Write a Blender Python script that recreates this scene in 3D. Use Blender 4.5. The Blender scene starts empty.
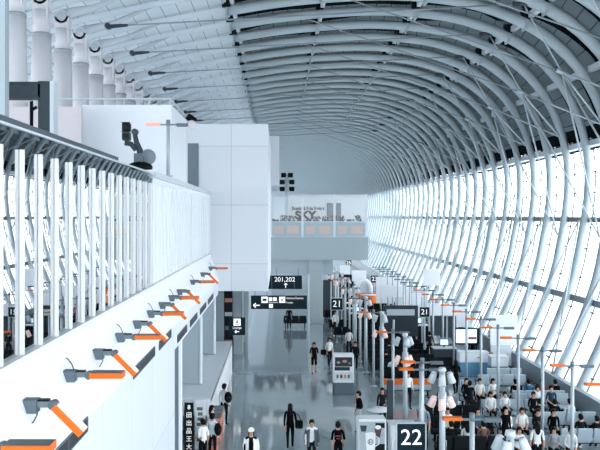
import bpy, math, random
from mathutils import Vector, Matrix
random.seed(7)
C = bpy.context.scene.collection
PI = math.pi
H = 9.0            # eye height above the concourse floor
F = 800.0
def X_(px, Y): return (px - 279.0) / F * Y
def Z_(py, Y): return H - (py - 216.0) / F * Y

# ------------------------------------------------------------------ materials
def lin(h):
    h = h.lstrip('#')
    o = []
    for i in (0, 2, 4):
        c = int(h[i:i+2], 16) / 255.0
        o.append(c / 12.92 if c <= 0.04045 else ((c + 0.055) / 1.055) ** 2.4)
    return (*o, 1.0)
MATS = {}
def mat(name, col, rough=0.5, metal=0.0, noise=0.06, scale=6.0, emit=None, estr=0.0, spec=0.12):
    if name in MATS: return MATS[name]
    m = bpy.data.materials.new(name); m.use_nodes = True
    nt = m.node_tree; b = nt.nodes['Principled BSDF']
    c = lin(col)
    tc = nt.nodes.new('ShaderNodeTexCoord'); nz = nt.nodes.new('ShaderNodeTexNoise')
    nz.inputs['Scale'].default_value = scale; nz.inputs['Detail'].default_value = 3
    nt.links.new(tc.outputs['Object'], nz.inputs['Vector'])
    mx = nt.nodes.new('ShaderNodeMix'); mx.data_type = 'RGBA'
    mx.inputs['A'].default_value = tuple(min(1, v * (1 - noise)) for v in c[:3]) + (1,)
    mx.inputs['B'].default_value = tuple(min(1, v * (1 + noise)) for v in c[:3]) + (1,)
    nt.links.new(nz.outputs['Fac'], mx.inputs['Factor'])
    nt.links.new(mx.outputs['Result'], b.inputs['Base Color'])
    b.inputs['Roughness'].default_value = rough; b.inputs['Metallic'].default_value = metal
    b.inputs['Specular IOR Level'].default_value = spec
    if emit:
        b.inputs['Emission Color'].default_value = lin(emit); b.inputs['Emission Strength'].default_value = estr
    MATS[name] = m
    return m

def seam_mat(name, col, seam, wu, wv, line=0.03, rough=0.5, metal=0.0, spec=0.12):
    """panels with thin joints, laid out on the UV map (metres)"""
    m = bpy.data.materials.new(name); m.use_nodes = True
    nt = m.node_tree; b = nt.nodes['Principled BSDF']
    uv = nt.nodes.new('ShaderNodeUVMap'); br = nt.nodes.new('ShaderNodeTexBrick')
    br.offset = 0.0; br.squash = 1.0
    br.inputs['Scale'].default_value = 1.0
    br.inputs['Brick Width'].default_value = wu; br.inputs['Row Height'].default_value = wv
    br.inputs['Mortar Size'].default_value = line; br.inputs['Mortar Smooth'].default_value = 0.1
    c = lin(col)
    br.inputs['Color1'].default_value = tuple(v * 0.97 for v in c[:3]) + (1,)
    br.inputs['Color2'].default_value = tuple(min(1, v * 1.03) for v in c[:3]) + (1,)
    br.inputs['Mortar'].default_value = lin(seam)
    nt.links.new(uv.outputs['UV'], br.inputs['Vector'])
    nt.links.new(br.outputs['Color'], b.inputs['Base Color'])
    b.inputs['Roughness'].default_value = rough; b.inputs['Metallic'].default_value = metal
    b.inputs['Specular IOR Level'].default_value = spec
    MATS[name] = m
    return m

def glass_mat(name, tint, f0, refl='#ffffff', rough=0.0, power=5.0):
    """thin pane: clear face on, mirror-like at a grazing angle (Schlick)"""
    m = bpy.data.materials.new(name); m.use_nodes = True
    nt = m.node_tree; nt.nodes.clear(); N = nt.nodes.new
    out = N('ShaderNodeOutputMaterial'); mix = N('ShaderNodeMixShader'); tr = N('ShaderNodeBsdfTransparent'); gl = N('ShaderNodeBsdfGlossy')
    tr.inputs['Color'].default_value = lin(tint); gl.inputs['Color'].default_value = lin(refl); gl.inputs['Roughness'].default_value = rough
    ge = N('ShaderNodeNewGeometry'); dt = N('ShaderNodeVectorMath'); dt.operation = 'DOT_PRODUCT'
    nt.links.new(ge.outputs['Normal'], dt.inputs[0]); nt.links.new(ge.outputs['Incoming'], dt.inputs[1])
    def mth(op, a, b):
        n = N('ShaderNodeMath'); n.operation = op
        for i, v in enumerate((a, b)):
            if v is None: continue
            if hasattr(v, 'is_linked'): nt.links.new(v, n.inputs[i])
            else: n.inputs[i].default_value = v
        return n.outputs[0]
    c = mth('ABSOLUTE', dt.outputs['Value'], None); c = mth('SUBTRACT', 1.0, c); c = mth('POWER', c, power); c = mth('MULTIPLY', c, 1-f0); c = mth('ADD', c, f0)
    nt.links.new(c, mix.inputs['Fac']); nt.links.new(tr.outputs['BSDF'], mix.inputs[1]); nt.links.new(gl.outputs['BSDF'], mix.inputs[2])
    nt.links.new(mix.outputs['Shader'], out.inputs['Surface'])
    MATS[name] = m
    return m

WHITE = mat('white_panel', '#dde3ea', 0.45, noise=0.015)
WHITEJ = seam_mat('white_jointed_panel', '#dde3ea', '#aab3bd', 2.6, 3.2, 0.012, 0.4)
LEDGE = mat('ledge_white', '#e6eaee', 0.5, noise=0.01)
PALE = mat('pale_grey_paint', '#c4ced6', 0.5, noise=0.03)
SOFFIT = mat('blue_grey_paint', '#a2b0b7', 0.5, noise=0.03)
MAUVE = mat('mauve_grey_panel', '#c9c3c8', 0.55, noise=0.03)
ALU = mat('brushed_aluminium', '#dfe5ea', 0.35, 0.1, noise=0.04)
STEEL = mat('painted_steel_tube', '#a5b3ba', 0.38, 0.0, noise=0.03)
STEELD = mat('grey_painted_steel', '#74818b', 0.45, noise=0.05)
POSTG = mat('post_grey', '#aab6be', 0.4, 0.2, noise=0.04)
ROD = mat('tie_rod_steel', '#8a959d', 0.4, 0.3, noise=0.04)
RODL = mat('pale_rod_steel', '#b4c0c8', 0.4, 0.2, noise=0.04)
DARK = mat('charcoal_metal', '#14191d', 0.5, noise=0.08)
BLACK = mat('black_rubber', '#090c0e', 0.6, noise=0.08)
BEAMD = mat('dark_grey_beam', '#39434a', 0.5, noise=0.08)
BOXG = mat('fixture_grey', '#5f6d77', 0.5, noise=0.05)
ORANGE = mat('orange_plastic', '#dd6c28', 0.45, noise=0.04)
PEACH = mat('frosted_lamp_plate', '#f7d6cc', 0.4, noise=0.02, emit='#ffd8cc', estr=0.35)
SIGND = mat('sign_teal_black', '#0b222b', 0.45, noise=0.03)
SIGNW = mat('sign_white', '#f2f5f6', 0.5, noise=0.01, emit='#ffffff', estr=0.25)
FABRIC = mat('pale_blue_upholstery', '#a3b5c0', 0.7, noise=0.08, scale=30)
FABRICD = mat('dark_upholstery', '#12191d', 0.75, noise=0.1, scale=30)
BLUE = mat('steel_blue_laminate', '#5f93b3', 0.45, noise=0.05)
SCREEN = mat('screen_glow', '#a8c6d6', 0.3, noise=0.25, scale=4, emit='#bcd8e4', estr=0.6)
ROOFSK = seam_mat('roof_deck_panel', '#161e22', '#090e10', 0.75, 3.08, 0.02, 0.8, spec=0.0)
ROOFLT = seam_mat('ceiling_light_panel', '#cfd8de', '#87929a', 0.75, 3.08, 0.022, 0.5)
WEB = seam_mat('rib_web_panel', '#93a4ab', '#2c373c', 0.8, 5.0, 0.02, 0.5)
COLM = mat('column_paint', '#c6c5ca', 0.42, noise=0.03)
TERRA = mat('salmon_display', '#c98776', 0.6, noise=0.12)
APRON = mat('apron_concrete', '#d9dde0', 0.8, noise=0.05, scale=0.3)
SKIN = mat('skin', '#c39a83', 0.55, noise=0.05)
HAIR = mat('black_hair', '#0a0b0d', 0.55, noise=0.1)
SHOE = mat('dark_shoes', '#1b1e22', 0.5, noise=0.05)
def cloth(h):
    c = [int(h[i:i+2], 16) for i in (1, 3, 5)]
    if max(c) < 0x50: c = [int(v*.62) for v in c]
    return mat('cloth_' + h[1:], '#%02x%02x%02x' % tuple(c), 0.85, noise=0.1, scale=20, spec=0.03)
GLASS = glass_mat('window_glass', '#f8fbfd', .012, power=6.0)
MIRROR = glass_mat('reflective_balustrade_glass', '#8ea0ab', .3, power=2.0)
FROST = mat('frosted_balustrade', '#a9bcc6', 0.25, noise=0.06, scale=1.2)
CLEAR = glass_mat('clear_balustrade_glass', '#f6fafb', .015)

def floor_mat():
    m = seam_mat('polished_floor', '#94a4ab', '#85949e', 1.2, 1.2, 0.006, 0.16)
    nt = m.node_tree; b = nt.nodes['Principled BSDF']
    nz = nt.nodes.new('ShaderNodeTexNoise'); nz.inputs['Scale'].default_value = 0.8
    tc = nt.nodes.new('ShaderNodeTexCoord'); nt.links.new(tc.outputs['Object'], nz.inputs['Vector'])
    mr = nt.nodes.new('ShaderNodeMapRange'); mr.inputs['To Min'].default_value = 0.05; mr.inputs['To Max'].default_value = 0.11
    nt.links.new(nz.outputs['Fac'], mr.inputs['Value']); nt.links.new(mr.outputs['Result'], b.inputs['Roughness'])
    b.inputs['Specular IOR Level'].default_value = 1.0; b.inputs['Coat Weight'].default_value = 0.6; b.inputs['Coat Roughness'].default_value = 0.06
    return m
FLOOR = floor_mat()

# ------------------------------------------------------------------ mesh builder
class MB:
    def __init__(s): s.v = []; s.f = []; s.m = []; s.sm = []; s.uv = {}
    def _add(s, vs, fs, mi=0, smooth=False):
        b = len(s.v); s.v += [tuple(v) for v in vs]
        for f in fs: s.f.append(tuple(b + i for i in f)); s.m.append(mi); s.sm.append(smooth)
    def box(s, x0, x1, y0, y1, z0, z1, mi=0, M=None):
        vs = [(x, y, z) for x in (x0, x1) for y in (y0, y1) for z in (z0, z1)]
        if M is not None: vs = [M @ Vector(v) for v in vs]
        s._add(vs, [(0, 1, 3, 2), (4, 6, 7, 5), (0, 4, 5, 1), (2, 3, 7, 6), (0, 2, 6, 4), (1, 5, 7, 3)], mi)
        return s
    def bbox(s, x0, x1, y0, y1, z0, z1, r=0.02, mi=0, M=None):
        """box with chamfered vertical edges and a chamfered top"""
        r = min(r, (x1-x0)*.45, (y1-y0)*.45, (z1-z0)*.45)
        def ring(i, z): return [(x0+i, y0+i+r, z), (x0+i, y1-i-r, z), (x0+i+r, y1-i, z), (x1-i-r, y1-i, z), (x1-i, y1-i-r, z), (x1-i, y0+i+r, z), (x1-i-r, y0+i, z), (x0+i+r, y0+i, z)]
        rings = [ring(r*.4, z0), ring(0, z0+r), ring(0, z1-r), ring(r*.4, z1)]
        vs = [p for q in rings for p in q]
        if M is not None: vs = [M @ Vector(v) for v in vs]
        fs = [tuple(range(8))]
        for k in range(3):
            for i in range(8): j = (i+1) % 8; fs.append((k*8+i, k*8+8+i, k*8+8+j, k*8+j))
        fs.append(tuple(24 + i for i in reversed(range(8))))
        s._add(vs, fs, mi)
        return s
    def tube(s, pts, rad, n=8, mi=0, cap=True, smooth=True, flat=1.0):
        pts = [Vector(p) for p in pts]; k = len(pts)
        if not hasattr(rad, '__len__'): rad = [rad] * k
        vs = []; up = None
        for i, p in enumerate(pts):
            t = (pts[min(i+1, k-1)] - pts[max(i-1, 0)])
            t = t.normalized() if t.length > 1e-9 else Vector((0, 0, 1))
            if up is None: up = Vector((0, 1, 0)) if abs(t.y) < 0.9 else Vector((1, 0, 0))
            a = (up - t * up.dot(t)).normalized(); b = t.cross(a)
            up = a
            for j in range(n):
                w = 2 * PI * j / n
                vs.append(p + a * (math.cos(w) * rad[i] * flat) + b * (math.sin(w) * rad[i]))
        fs = [(i*n+j, i*n+(j+1) % n, (i+1)*n+(j+1) % n, (i+1)*n+j) for i in range(k-1) for j in range(n)]
        s._add(vs, fs, mi, smooth)
        if cap:
            b0 = len(s.v) - k*n
            s.f.append(tuple(b0 + j for j in reversed(range(n)))); s.m.append(mi); s.sm.append(False)
            s.f.append(tuple(b0 + (k-1)*n + j for j in range(n))); s.m.append(mi); s.sm.append(False)
        return s
    def cyl(s, p0, p1, r0, r1=None, n=12, mi=0): return s.tube([p0, p1], [r0, r0 if r1 is None else r1], n, mi)
    def bar(s, p0, p1, w, h, mi=0):
        """rectangular bar from p0 to p1"""
        p0, p1 = Vector(p0), Vector(p1); t = (p1-p0).normalized()
        up = Vector((0, 0, 1)) if abs(t.z) < 0.95 else Vector((0, 1, 0))
        a = t.cross(up).normalized() * w / 2; b = a.cross(t).normalized() * h / 2
        vs = [p + sa*a + sb*b for p in (p0, p1) for sa, sb in ((-1, -1), (1, -1), (1, 1), (-1, 1))]
        s._add(vs, [(3, 2, 1, 0), (4, 5, 6, 7), (0, 1, 5, 4), (1, 2, 6, 5), (2, 3, 7, 6), (3, 0, 4, 7)], mi)
        return s
    def ell(s, c, r, nu=12, nv=8, mi=0, v0=0.0, v1=1.0):
        vs = []; fs = []
        for i in range(nv+1):
            th = PI * (v0 + (v1-v0) * i / nv)
            for j in range(nu):
                ph = 2*PI*j/nu
                vs.append((c[0]+r[0]*math.sin(th)*math.cos(ph), c[1]+r[1]*math.sin(th)*math.sin(ph), c[2]+r[2]*math.cos(th)))
        for i in range(nv):
            for j in range(nu): fs.append((i*nu+j, (i+1)*nu+j, (i+1)*nu+(j+1) % nu, i*nu+(j+1) % nu))
        s._add(vs, fs, mi, True); return s
    def lathe(s, prof, n=16, mi=0, M=None):
        vs = [(r*math.cos(2*PI*j/n), r*math.sin(2*PI*j/n), z) for r, z in prof for j in range(n)]
        if M is not None: vs = [M @ Vector(v) for v in vs]
        fs = [(i*n+j, i*n+(j+1) % n, (i+1)*n+(j+1) % n, (i+1)*n+j) for i in range(len(prof)-1) for j in range(n)]
        s._add(vs, fs, mi, True); return s
    def quad(s, a, b, c, d, mi=0, uv=None):
        s._add([a, b, c, d], [(0, 1, 2, 3)], mi)
        if uv: s.uv[len(s.f)-1] = uv
        return s
    def prism(s, poly, y0, y1, mi=0):
        """polygon in XZ extruded along Y"""
        n = len(poly); vs = [(x, y0, z) for x, z in poly] + [(x, y1, z) for x, z in poly]
        fs = [tuple(range(n)), tuple(reversed(range(n, 2*n)))] + [(i, n+i, n+(i+1) % n, (i+1) % n) for i in range(n)]
        s._add(vs, fs, mi); return s
    def mesh(s, name, mats):
        me = bpy.data.meshes.new(name); me.from_pydata(s.v, [], s.f)
        for m in (mats if isinstance(mats, (list, tuple)) else [mats]): me.materials.append(m)
        me.polygons.foreach_set('material_index', s.m); me.polygons.foreach_set('use_smooth', s.sm)
        uvl = me.uv_layers.new(name='UVMap')
        for p in me.polygons:
            if p.index in s.uv:
                for li, q in zip(p.loop_indices, s.uv[p.index]): uvl.data[li].uv = q
            else:
                nrm = p.normal
                ax = max(range(3), key=lambda i: abs(nrm[i]))
                ia, ib = [(1, 2), (0, 2), (0, 1)][ax]
                for li in p.loop_indices:
                    co = me.vertices[me.loops[li].vertex_index].co
                    uvl.data[li].uv = (co[ia], co[ib])
        me.update()
        return me
    def build(s, name, mats, parent=None, loc=None, rz=0.0):
        o = bpy.data.objects.new(name, s.mesh(name, mats)); C.objects.link(o)
        if parent is not None: o.parent = parent
        if loc is not None: o.location = loc
        if rz: o.rotation_euler = (0, 0, rz)
        return o

def tag(o, label, cat=None, group=None, kind=None):
    o['label'] = label
    if cat: o['category'] = cat
    if group: o['group'] = group
    if kind: o['kind'] = kind
    return o
def struct(name, mb, mats, label, group=None, loc=None):
    return tag(mb.build(name, mats, None, loc), label, None, group, 'structure')
def thing(name, label, cat, loc=(0, 0, 0), rz=0.0, group=None):
    o = bpy.data.objects.new(name, None); C.objects.link(o); o.location = loc; o.rotation_euler = (0, 0, rz)
    return tag(o, label, cat, group)
KIDS = {}
def dup(root, loc, rz=0.0, label=None, group=None):
    def kids(o): return [c for c in bpy.data.objects if c.parent == o]
    def rec(o, parent):
        c = o.copy(); C.objects.link(c); c.parent = parent
        for k in kids_of(o): rec(k, c)
        return c
    def kids_of(o):
        if o.name not in KIDS: KIDS[o.name] = kids(o)
        return KIDS[o.name]
    r = rec(root, None); r.location = loc; r.rotation_euler = (0, 0, rz)
    if label: r['label'] = label
    if group: r['group'] = group
    return r
ORD = ['first', 'second', 'third', 'fourth', 'fifth', 'sixth', 'seventh', 'eighth', 'ninth', 'tenth', 'eleventh', 'twelfth', 'thirteenth', 'fourteenth',
       'fifteenth', 'sixteenth', 'seventeenth', 'eighteenth', 'nineteenth', 'twentieth']
TENS = {7: 'seventy', 8: 'eighty', 9: 'ninety', 2: 'twenty', 3: 'thirty', 4: 'forty', 5: 'fifty', 6: 'sixty'}
def nth(i):
    if i < 20: return ORD[i]
    n = i + 1
    if n == 100: return 'hundredth'
    if n > 100: return 'hundred-and-' + ORD[n-101]
    return {7: 'seventieth', 8: 'eightieth', 9: 'ninetieth', 2: 'twentieth', 3: 'thirtieth', 4: 'fortieth', 5: 'fiftieth', 6: 'sixtieth'}[n // 10] if n % 10 == 0 else TENS[n // 10] + '-' + ORD[n % 10 - 1]
def text(body, size, mat_, parent, loc, rot=(PI/2, 0, 0), name='lettering', align='CENTER', ext=0.004, sx=1.0, bold=0.0):
    cu = bpy.data.curves.new(name, 'FONT'); cu.body = body; cu.size = size; cu.align_x = align; cu.align_y = 'CENTER'; cu.extrude = ext; cu.offset = bold*size
    cu.materials.append(mat_)
    t = bpy.data.objects.new(name, cu); C.objects.link(t)
    dg = bpy.context.evaluated_depsgraph_get(); dg.update()
    me = bpy.data.meshes.new_from_object(t.evaluated_get(dg)); bpy.data.objects.remove(t); bpy.data.curves.remove(cu)
    o = bpy.data.objects.new(name, me); C.objects.link(o); o.parent = parent; o.location = loc; o.rotation_euler = rot; o.scale = (sx, 1, 1)
    return o

# ------------------------------------------------------------------ roof profile (x, z above eye)
P = 3.08
Y0 = 40.4 - 12 * P          # first rib
NR = 106
RIBY = [Y0 + P * k for k in range(NR)]
right = [(-2.65, 10.35), (-0.2, 10.75), (2.2, 11.0), (5.0, 11.15), (7.4, 11.05), (10.0, 10.65), (12.4, 9.75), (14.1, 8.6), (15.4, 7.1), (16.25, 5.4), (16.7, 3.6), (16.8, 1.9), (16.68, 0.4), (16.45, -1.0), (16.0, -3.2), (15.2, -5.5), (14.3, -7.5), (13.85, -8.45)]
def catmull(pts, n):
    out = []
    q = [(2*pts[0][0]-pts[1][0], 2*pts[0][1]-pts[1][1])] + pts + [(2*pts[-1][0]-pts[-2][0], 2*pts[-1][1]-pts[-2][1])]
    for i in range(1, len(q)-2):
        p0, p1, p2, p3 = q[i-1], q[i], q[i+1], q[i+2]
        for j in range(n):
            t = j / n
            out.append(tuple(.5*((2*p1[k]) + (-p0[k]+p2[k])*t + (2*p0[k]-5*p1[k]+4*p2[k]-p3[k])*t*t + (-p0[k]+3*p1[k]-3*p2[k]+p3[k])*t**3) for k in (0, 1)))
    out.append(pts[-1]); return out
RP = catmull(right, 3)
def offset(pts, d):
    out = []
    for i, p in enumerate(pts):
        a, b = pts[max(i-1, 0)], pts[min(i+1, len(pts)-1)]
        tx, tz = b[0]-a[0], b[1]-a[1]; L = math.hypot(tx, tz)
        out.append((p[0] - tz/L*d, p[1] + tx/L*d))
    return out
def arc(pts):
    s = [0.0]
    for a, b in zip(pts, pts[1:]): s.append(s[-1] + math.hypot(b[0]-a[0], b[1]-a[1]))
    return s
RS = arc(RP)
def at_x_roof(x):
    for a, b in zip(RP, RP[1:]):
        if a[0] <= x <= b[0]: t = (x-a[0])/(b[0]-a[0]); return a[1]+(b[1]-a[1])*t
    return 10.3
def at_z_wall(z):
    k = [p for p in RP if p[0] > 13]
    for a, b in zip(k, k[1:]):
        if a[1] >= z >= b[1]: t = (a[1]-z)/(a[1]-b[1]); return a[0]+(b[0]-a[0])*t
    return k[-1][0]
LEFT = [(-24.0, 3.4), (-19.0, 5.7), (-14.0, 7.55), (-9.25, 9.35), (-6.0, 10.05), (-2.65, 10.75)]
YA, YB = -14.0, RIBY[-1] + 2.0

# ribs: big painted tube on the right, slim flat rib on the left, light web plate above the tube
for k, y in enumerate(RIBY):
    near = k < 30
    mb = MB()
    pts = [(x, 0, z) for x, z in (RP if near else RP[::2] + [RP[-1]])]
    rr = [.255 if p[0] < 9 else .255 + .045*min(1, (p[0]-9)/4) if p[2] > 9 else max(.21, .3 - .02*(9 - p[2])) for p in pts]
    mb.tube(pts, rr, 12 if near else 6, 0)
    # web plate between tube and deck, tapering after each joint on alternate ribs
    up = offset(RP, 0.95)
    joints = [RS[0], RS[6], RS[12], RS[18]]
    st = 1 if near else 4
    idx = [i for i in range(0, len(RP), st) if RP[i][0] < 14 or RP[i][1] > 4.2]
    idx = [i for i in idx if i < 36]
    lo_, hi_ = [], []
    for i in idx:
        s = RS[i]; hb = .18 + .34*max(0, min(1, (RP[i][0]-6)/6)); h = hb + .2
        if k % 2 == 0:
            prev = max([j for j in joints if j <= s + 1e-6]); h = hb * .4 + (hb*.6 + .15) * min(1.0, (s - prev) / 3.4)
        else:
            nx = [j for j in joints if j > s + 1e-6]
            if nx: h = hb * min(1.0, 0.2 + (nx[0] - s) / 1.6)
        o1, o2 = offset(RP, 0.2)[i], offset(RP, 0.2 + h)[i]
        lo_.append((o1, s)); hi_.append(o2)
    for a in range(len(idx) - 1):
        (p, s0), (q, s1) = lo_[a], lo_[a+1]; u, w = hi_[a], hi_[a+1]
        mb.quad((p[0], 0, p[1]), (q[0], 0, q[1]), (w[0], 0, w[1]), (u[0], 0, u[1]), 1, [(s0, 0.2), (s1, 0.2), (s1, 0.9), (s0, 0.9)])
    # joint brackets
    for i in (0, 6, 12, 18):
        x, z = RP[i]
        mb.box(x-.22, x+.22, -.22, .22, z+.15, z+.62, 2)
        if near: mb.box(x-.05, x+.05, -.34, .34, z-.36, z+.1, 0)
    # slim straight rib on the left side up to the column head
    lp = [(-24.0, 3.2), (-14.0, 7.33), (-9.25, 9.12), (-6.0, 9.82), (-2.65, 10.45)]
    for a, b in zip(lp, lp[1:]): mb.bar((a[0], 0, a[1]), (b[0], 0, b[1]), 0.16, 0.24, 3)
    struct('roof_rib', mb, [STEEL, WEB, DARK, PALE], nth(k) + ' curved pale steel roof rib from the camera end', 'curved roof ribs', (0, y, H))

# roof deck / ceiling
mb = MB()
dk = offset(RP, 1.0); sdk = arc(dk)
ZTOP = 3.95
last = min(i for i, p in enumerate(RP) if p[0] > 14 and p[1] < ZTOP)
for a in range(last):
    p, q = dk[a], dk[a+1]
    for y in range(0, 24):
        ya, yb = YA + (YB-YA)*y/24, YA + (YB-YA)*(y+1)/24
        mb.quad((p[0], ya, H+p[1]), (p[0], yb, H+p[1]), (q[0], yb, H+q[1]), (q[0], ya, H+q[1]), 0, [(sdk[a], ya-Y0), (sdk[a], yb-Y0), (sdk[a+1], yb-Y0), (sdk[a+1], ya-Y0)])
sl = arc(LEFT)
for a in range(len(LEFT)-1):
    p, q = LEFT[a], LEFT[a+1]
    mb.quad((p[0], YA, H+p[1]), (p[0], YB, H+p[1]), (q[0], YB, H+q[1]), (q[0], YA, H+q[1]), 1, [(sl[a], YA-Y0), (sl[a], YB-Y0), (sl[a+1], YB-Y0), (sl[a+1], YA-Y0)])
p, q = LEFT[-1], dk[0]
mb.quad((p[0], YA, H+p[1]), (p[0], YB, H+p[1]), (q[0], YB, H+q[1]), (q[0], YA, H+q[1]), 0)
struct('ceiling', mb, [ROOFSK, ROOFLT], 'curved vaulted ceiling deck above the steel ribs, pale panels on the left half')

# purlins
def purlin(x, z, w, h, m, label, mi_dark=True, conn=True):
    b = MB(); b.box(x-w/2, x+w/2, RIBY[0]-3, RIBY[-1]+1, H+z-h/2, H+z+h/2, 0)
    if conn:
        for y in RIBY[8:50]: b.box(x-w/2-.04, x+w/2+.04, y+.25, y+.62, H+z-h/2-.04, H+z+h/2+.04, 1)
    struct('roof_purlin', b, [m, DARK], label, 'long purlins tying the ribs')
o45 = offset(RP, 0.42)
purlin(-2.35, 10.75, .2, .22, PALE, 'long purlin where the pale ceiling meets the curved ribs', conn=False)
purlin(2.35, 11.38, .22, .24, PALE, 'long purlin along the crown of the vault', conn=False)
purlin(7.55, 11.42, .22, .24, PALE, 'long purlin halfway down the vault toward the windows', conn=False)
purlin(12.65, 10.1, .26, .28, PALE, 'long pale purlin on the shoulder of the vault', conn=False)
purlin(15.7, 7.4, .26, .3, PALE, 'long pale purlin above the window band', conn=False)
purlin(17.05, 3.95, .5, .3, PALE, 'pale head beam running along the top of the window wall', conn=False)
purlin(16.85, -.2, .2, .3, STEELD, 'grey horizontal rail across the window wall at eye height')
purlin(15.9, -4.4, .2, .34, STEELD, 'grey horizontal rail across the lower window wall')

# window wall glass and its mullions
GO = offset(RP, 0.95)
gi = [i for i, p in enumerate(RP) if p[0] > 13.5 and p[1] < ZTOP + .6]
mb = MB()
for a, b in zip(gi, gi[1:]):
    p, q = GO[a], GO[b]
    mb.quad((p[0], YA, H+p[1]), (p[0], YB, H+p[1]), (q[0], YB, H+q[1]), (q[0], YA, H+q[1]), 0)
win = struct('window_1', mb, GLASS, 'tall curved glass window wall on the right side')
MO = offset(RP, 0.85)
mb = MB()
for k in range(6, 70):
    ym = RIBY[k] + P/2
    for dy in (-.42, .42):
        mb.tube([(MO[i][0], ym+dy, H+MO[i][1]) for i in gi[::2 if k < 30 else 4]], 0.045, 4, 0, smooth=False)
    if k < 34:
        for j, i in enumerate(gi[1::2]):
            mb.bar((MO[i][0], ym-.5, H+MO[i][1]), (MO[i][0], ym+.5, H+MO[i][1]), .07, .07, 1)
mb.build('window_mullion', [mat('mullion_grey', '#59656d', .5), DARK], win)

# tie rods and bracing, every second rib
NODE = (-7.95, 8.85)
N2 = (13.2, 6.7)
odd = [k for k in range(3, NR-1) if k % 2 == 1]
for n, k in enumerate(odd):
    y = RIBY[k]
    if k > 30: continue
    mb = MB()
    mb.cyl((NODE[0], y, H+NODE[1]), (11.3, y, H+9.9), .04, n=6)
    mb.cyl((NODE[0], y, H+NODE[1]), (NODE[0]+.9, y, H+NODE[1]+.05), .12, .06, n=8, mi=1)
    mb.cyl((NODE[0]-.02, y-.16, H+NODE[1]), (NODE[0]-.02, y+.16, H+NODE[1]), .14, n=10, mi=1)
    mb.cyl((10.9, y, H+9.88), (11.7, y, H+9.92), .11, n=8, mi=1)
    struct('tie_rod', mb, [ROD, BEAMD], nth(n) + ' long horizontal tie rod under the roof from the camera end', 'tie rods under the vault')
    mb = MB()
    mb.cyl((.7, y, H+11.0), (N2[0], y, H+N2[1]), .035, n=6)
    mb.cyl((11.4, y, H+9.9), (N2[0], y, H+N2[1]), .04, n=6, mi=1)
    for dy in (-P, P):
        mb.cyl((N2[0], y, H+N2[1]), (16.35, y+dy, H+4.6), .05, n=6, mi=1)
        mb.cyl((N2[0], y, H+N2[1]), (16.2, y+dy, H-1.1), .045, n=6, mi=1)
        mb.cyl((16.3, y, H-.2), (13.75, y+dy, H-8.2), .045, n=6, mi=1)
    mb.cyl((N2[0]-.25, y, H+N2[1]+.1), (N2[0]+.25, y, H+N2[1]-.1), .11, n=8, mi=1)
    struct('brace_rod', mb, [ROD, RODL], nth(n) + ' fan of thin brace rods inside the vault from the camera end', 'brace rods inside the vault')

# columns of the upper level
XC = -9.25
for n, k in enumerate(range(8, 28)):
    y = RIBY[k]
    mb = MB()
    mb.tube([(0, 0, -2.1), (0, 0, 3.0), (0, 0, 5.2), (0, 0, 7.05)], [.46, .44, .40, .36], 24)
    mb.tube([(0, 0, 7.05), (0, 0, 8.0)], [.33, .32], 20)
    mb.box(-.3, .3, -.22, .22, 7.4, 8.5); mb.cyl((0, -.22, 8.5), (0, .22, 8.5), .3, n=24)
    col = struct('column', mb, COLM, nth(n) + ' thick tapered pale column on the upper deck from the camera end', 'tapered columns on the upper deck', (XC, y, H))
    b = MB(); b.cyl((0, -.3, 8.5), (0, .3, 8.5), .2, n=18); b.build('pin', mat('pin_grey', '#a4adb6', .4), col)
    b = MB(); b.lathe([(.33, 7.0), (.385, 7.0), (.385, 7.1), (.33, 7.1)], 24); b.build('collar', mat('collar_grey', '#98a0a8', .4), col)
    b = MB()
    b.tube([(-1.4, 0, 8.0), (0, 0, 8.62), (1.3, 0, 8.9), (3.3, 0, 9.75)], [.12, .25, .16, .06], 10, flat=.6)
    b.build('roof_arm', mat('arm_grey', '#b3bcc4', .45), col)

# ------------------------------------------------------------------ floor and ground
mb = MB(); mb.quad((-16, YA, 0), (14.2, YA, 0), (14.2, YB, 0), (-16, YB, 0))
struct('floor', mb, FLOOR, 'polished blue-grey concourse floor')
mb = MB(); mb.quad((14.2, -200, -.6), (700, -200, -.6), (700, 900, -.6), (14.2, 900, -.6))
struct('ground', mb, APRON, 'pale concrete apron outside the windows')
mb = MB(); mb.box(13.62, 13.92, YA, YB, .3, 1.05); mb.box(13.68, 13.86, YA, YB, 0, .3)
struct('trim_1', mb, mat('girder_grey', '#8c9aa2', .45), 'grey metal girder at the foot of the window wall')
mb = MB(); mb.box(13.3, 13.36, 20, 60, .28, .33)
for i in range(11): mb.box(13.31, 13.35, 20+4*i-.02, 20+4*i+.02, 0, .28)
struct('trim_2', mb, DARK, 'low black rail on the floor before the window girder')

mb = MB(); mb.box(-24, 17.5, YA-.3, YA, -.1, 4.5)  # unseen low wall, added to hold back daylight from the open rear end
struct('rear_light_block', mb, mat('light_block_grey', '#9aa5ad', .6), 'unseen grey wall added behind the viewer to limit light from the rear')
# far end wall
mb = MB(); mb.box(-16, 17.5, YB, YB+.3, 0, 20)
struct('wall_back', mb, PALE, 'pale end wall at the far end of the hall')

# ------------------------------------------------------------------ left side: ledge, glass, upper floor
XW = -3.75; XL = -3.3
ZG0, ZG1, ZM = 6.9, 10.26, 9.96
YBOX = 43.5
mb = MB()
mb.prism([(XW-.25, ZG0-.02), (XW+.06, ZG0-.02), (XW+.06, ZG0-.12), (XL, 5.62), (XL, 5.5), (XL-.3, 5.5), (XW-.25, 6.6)], 0.0, YBOX, 0)
struct('trim_3', mb, LEDGE, 'sloping white ledge under the glass balustrade')
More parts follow.
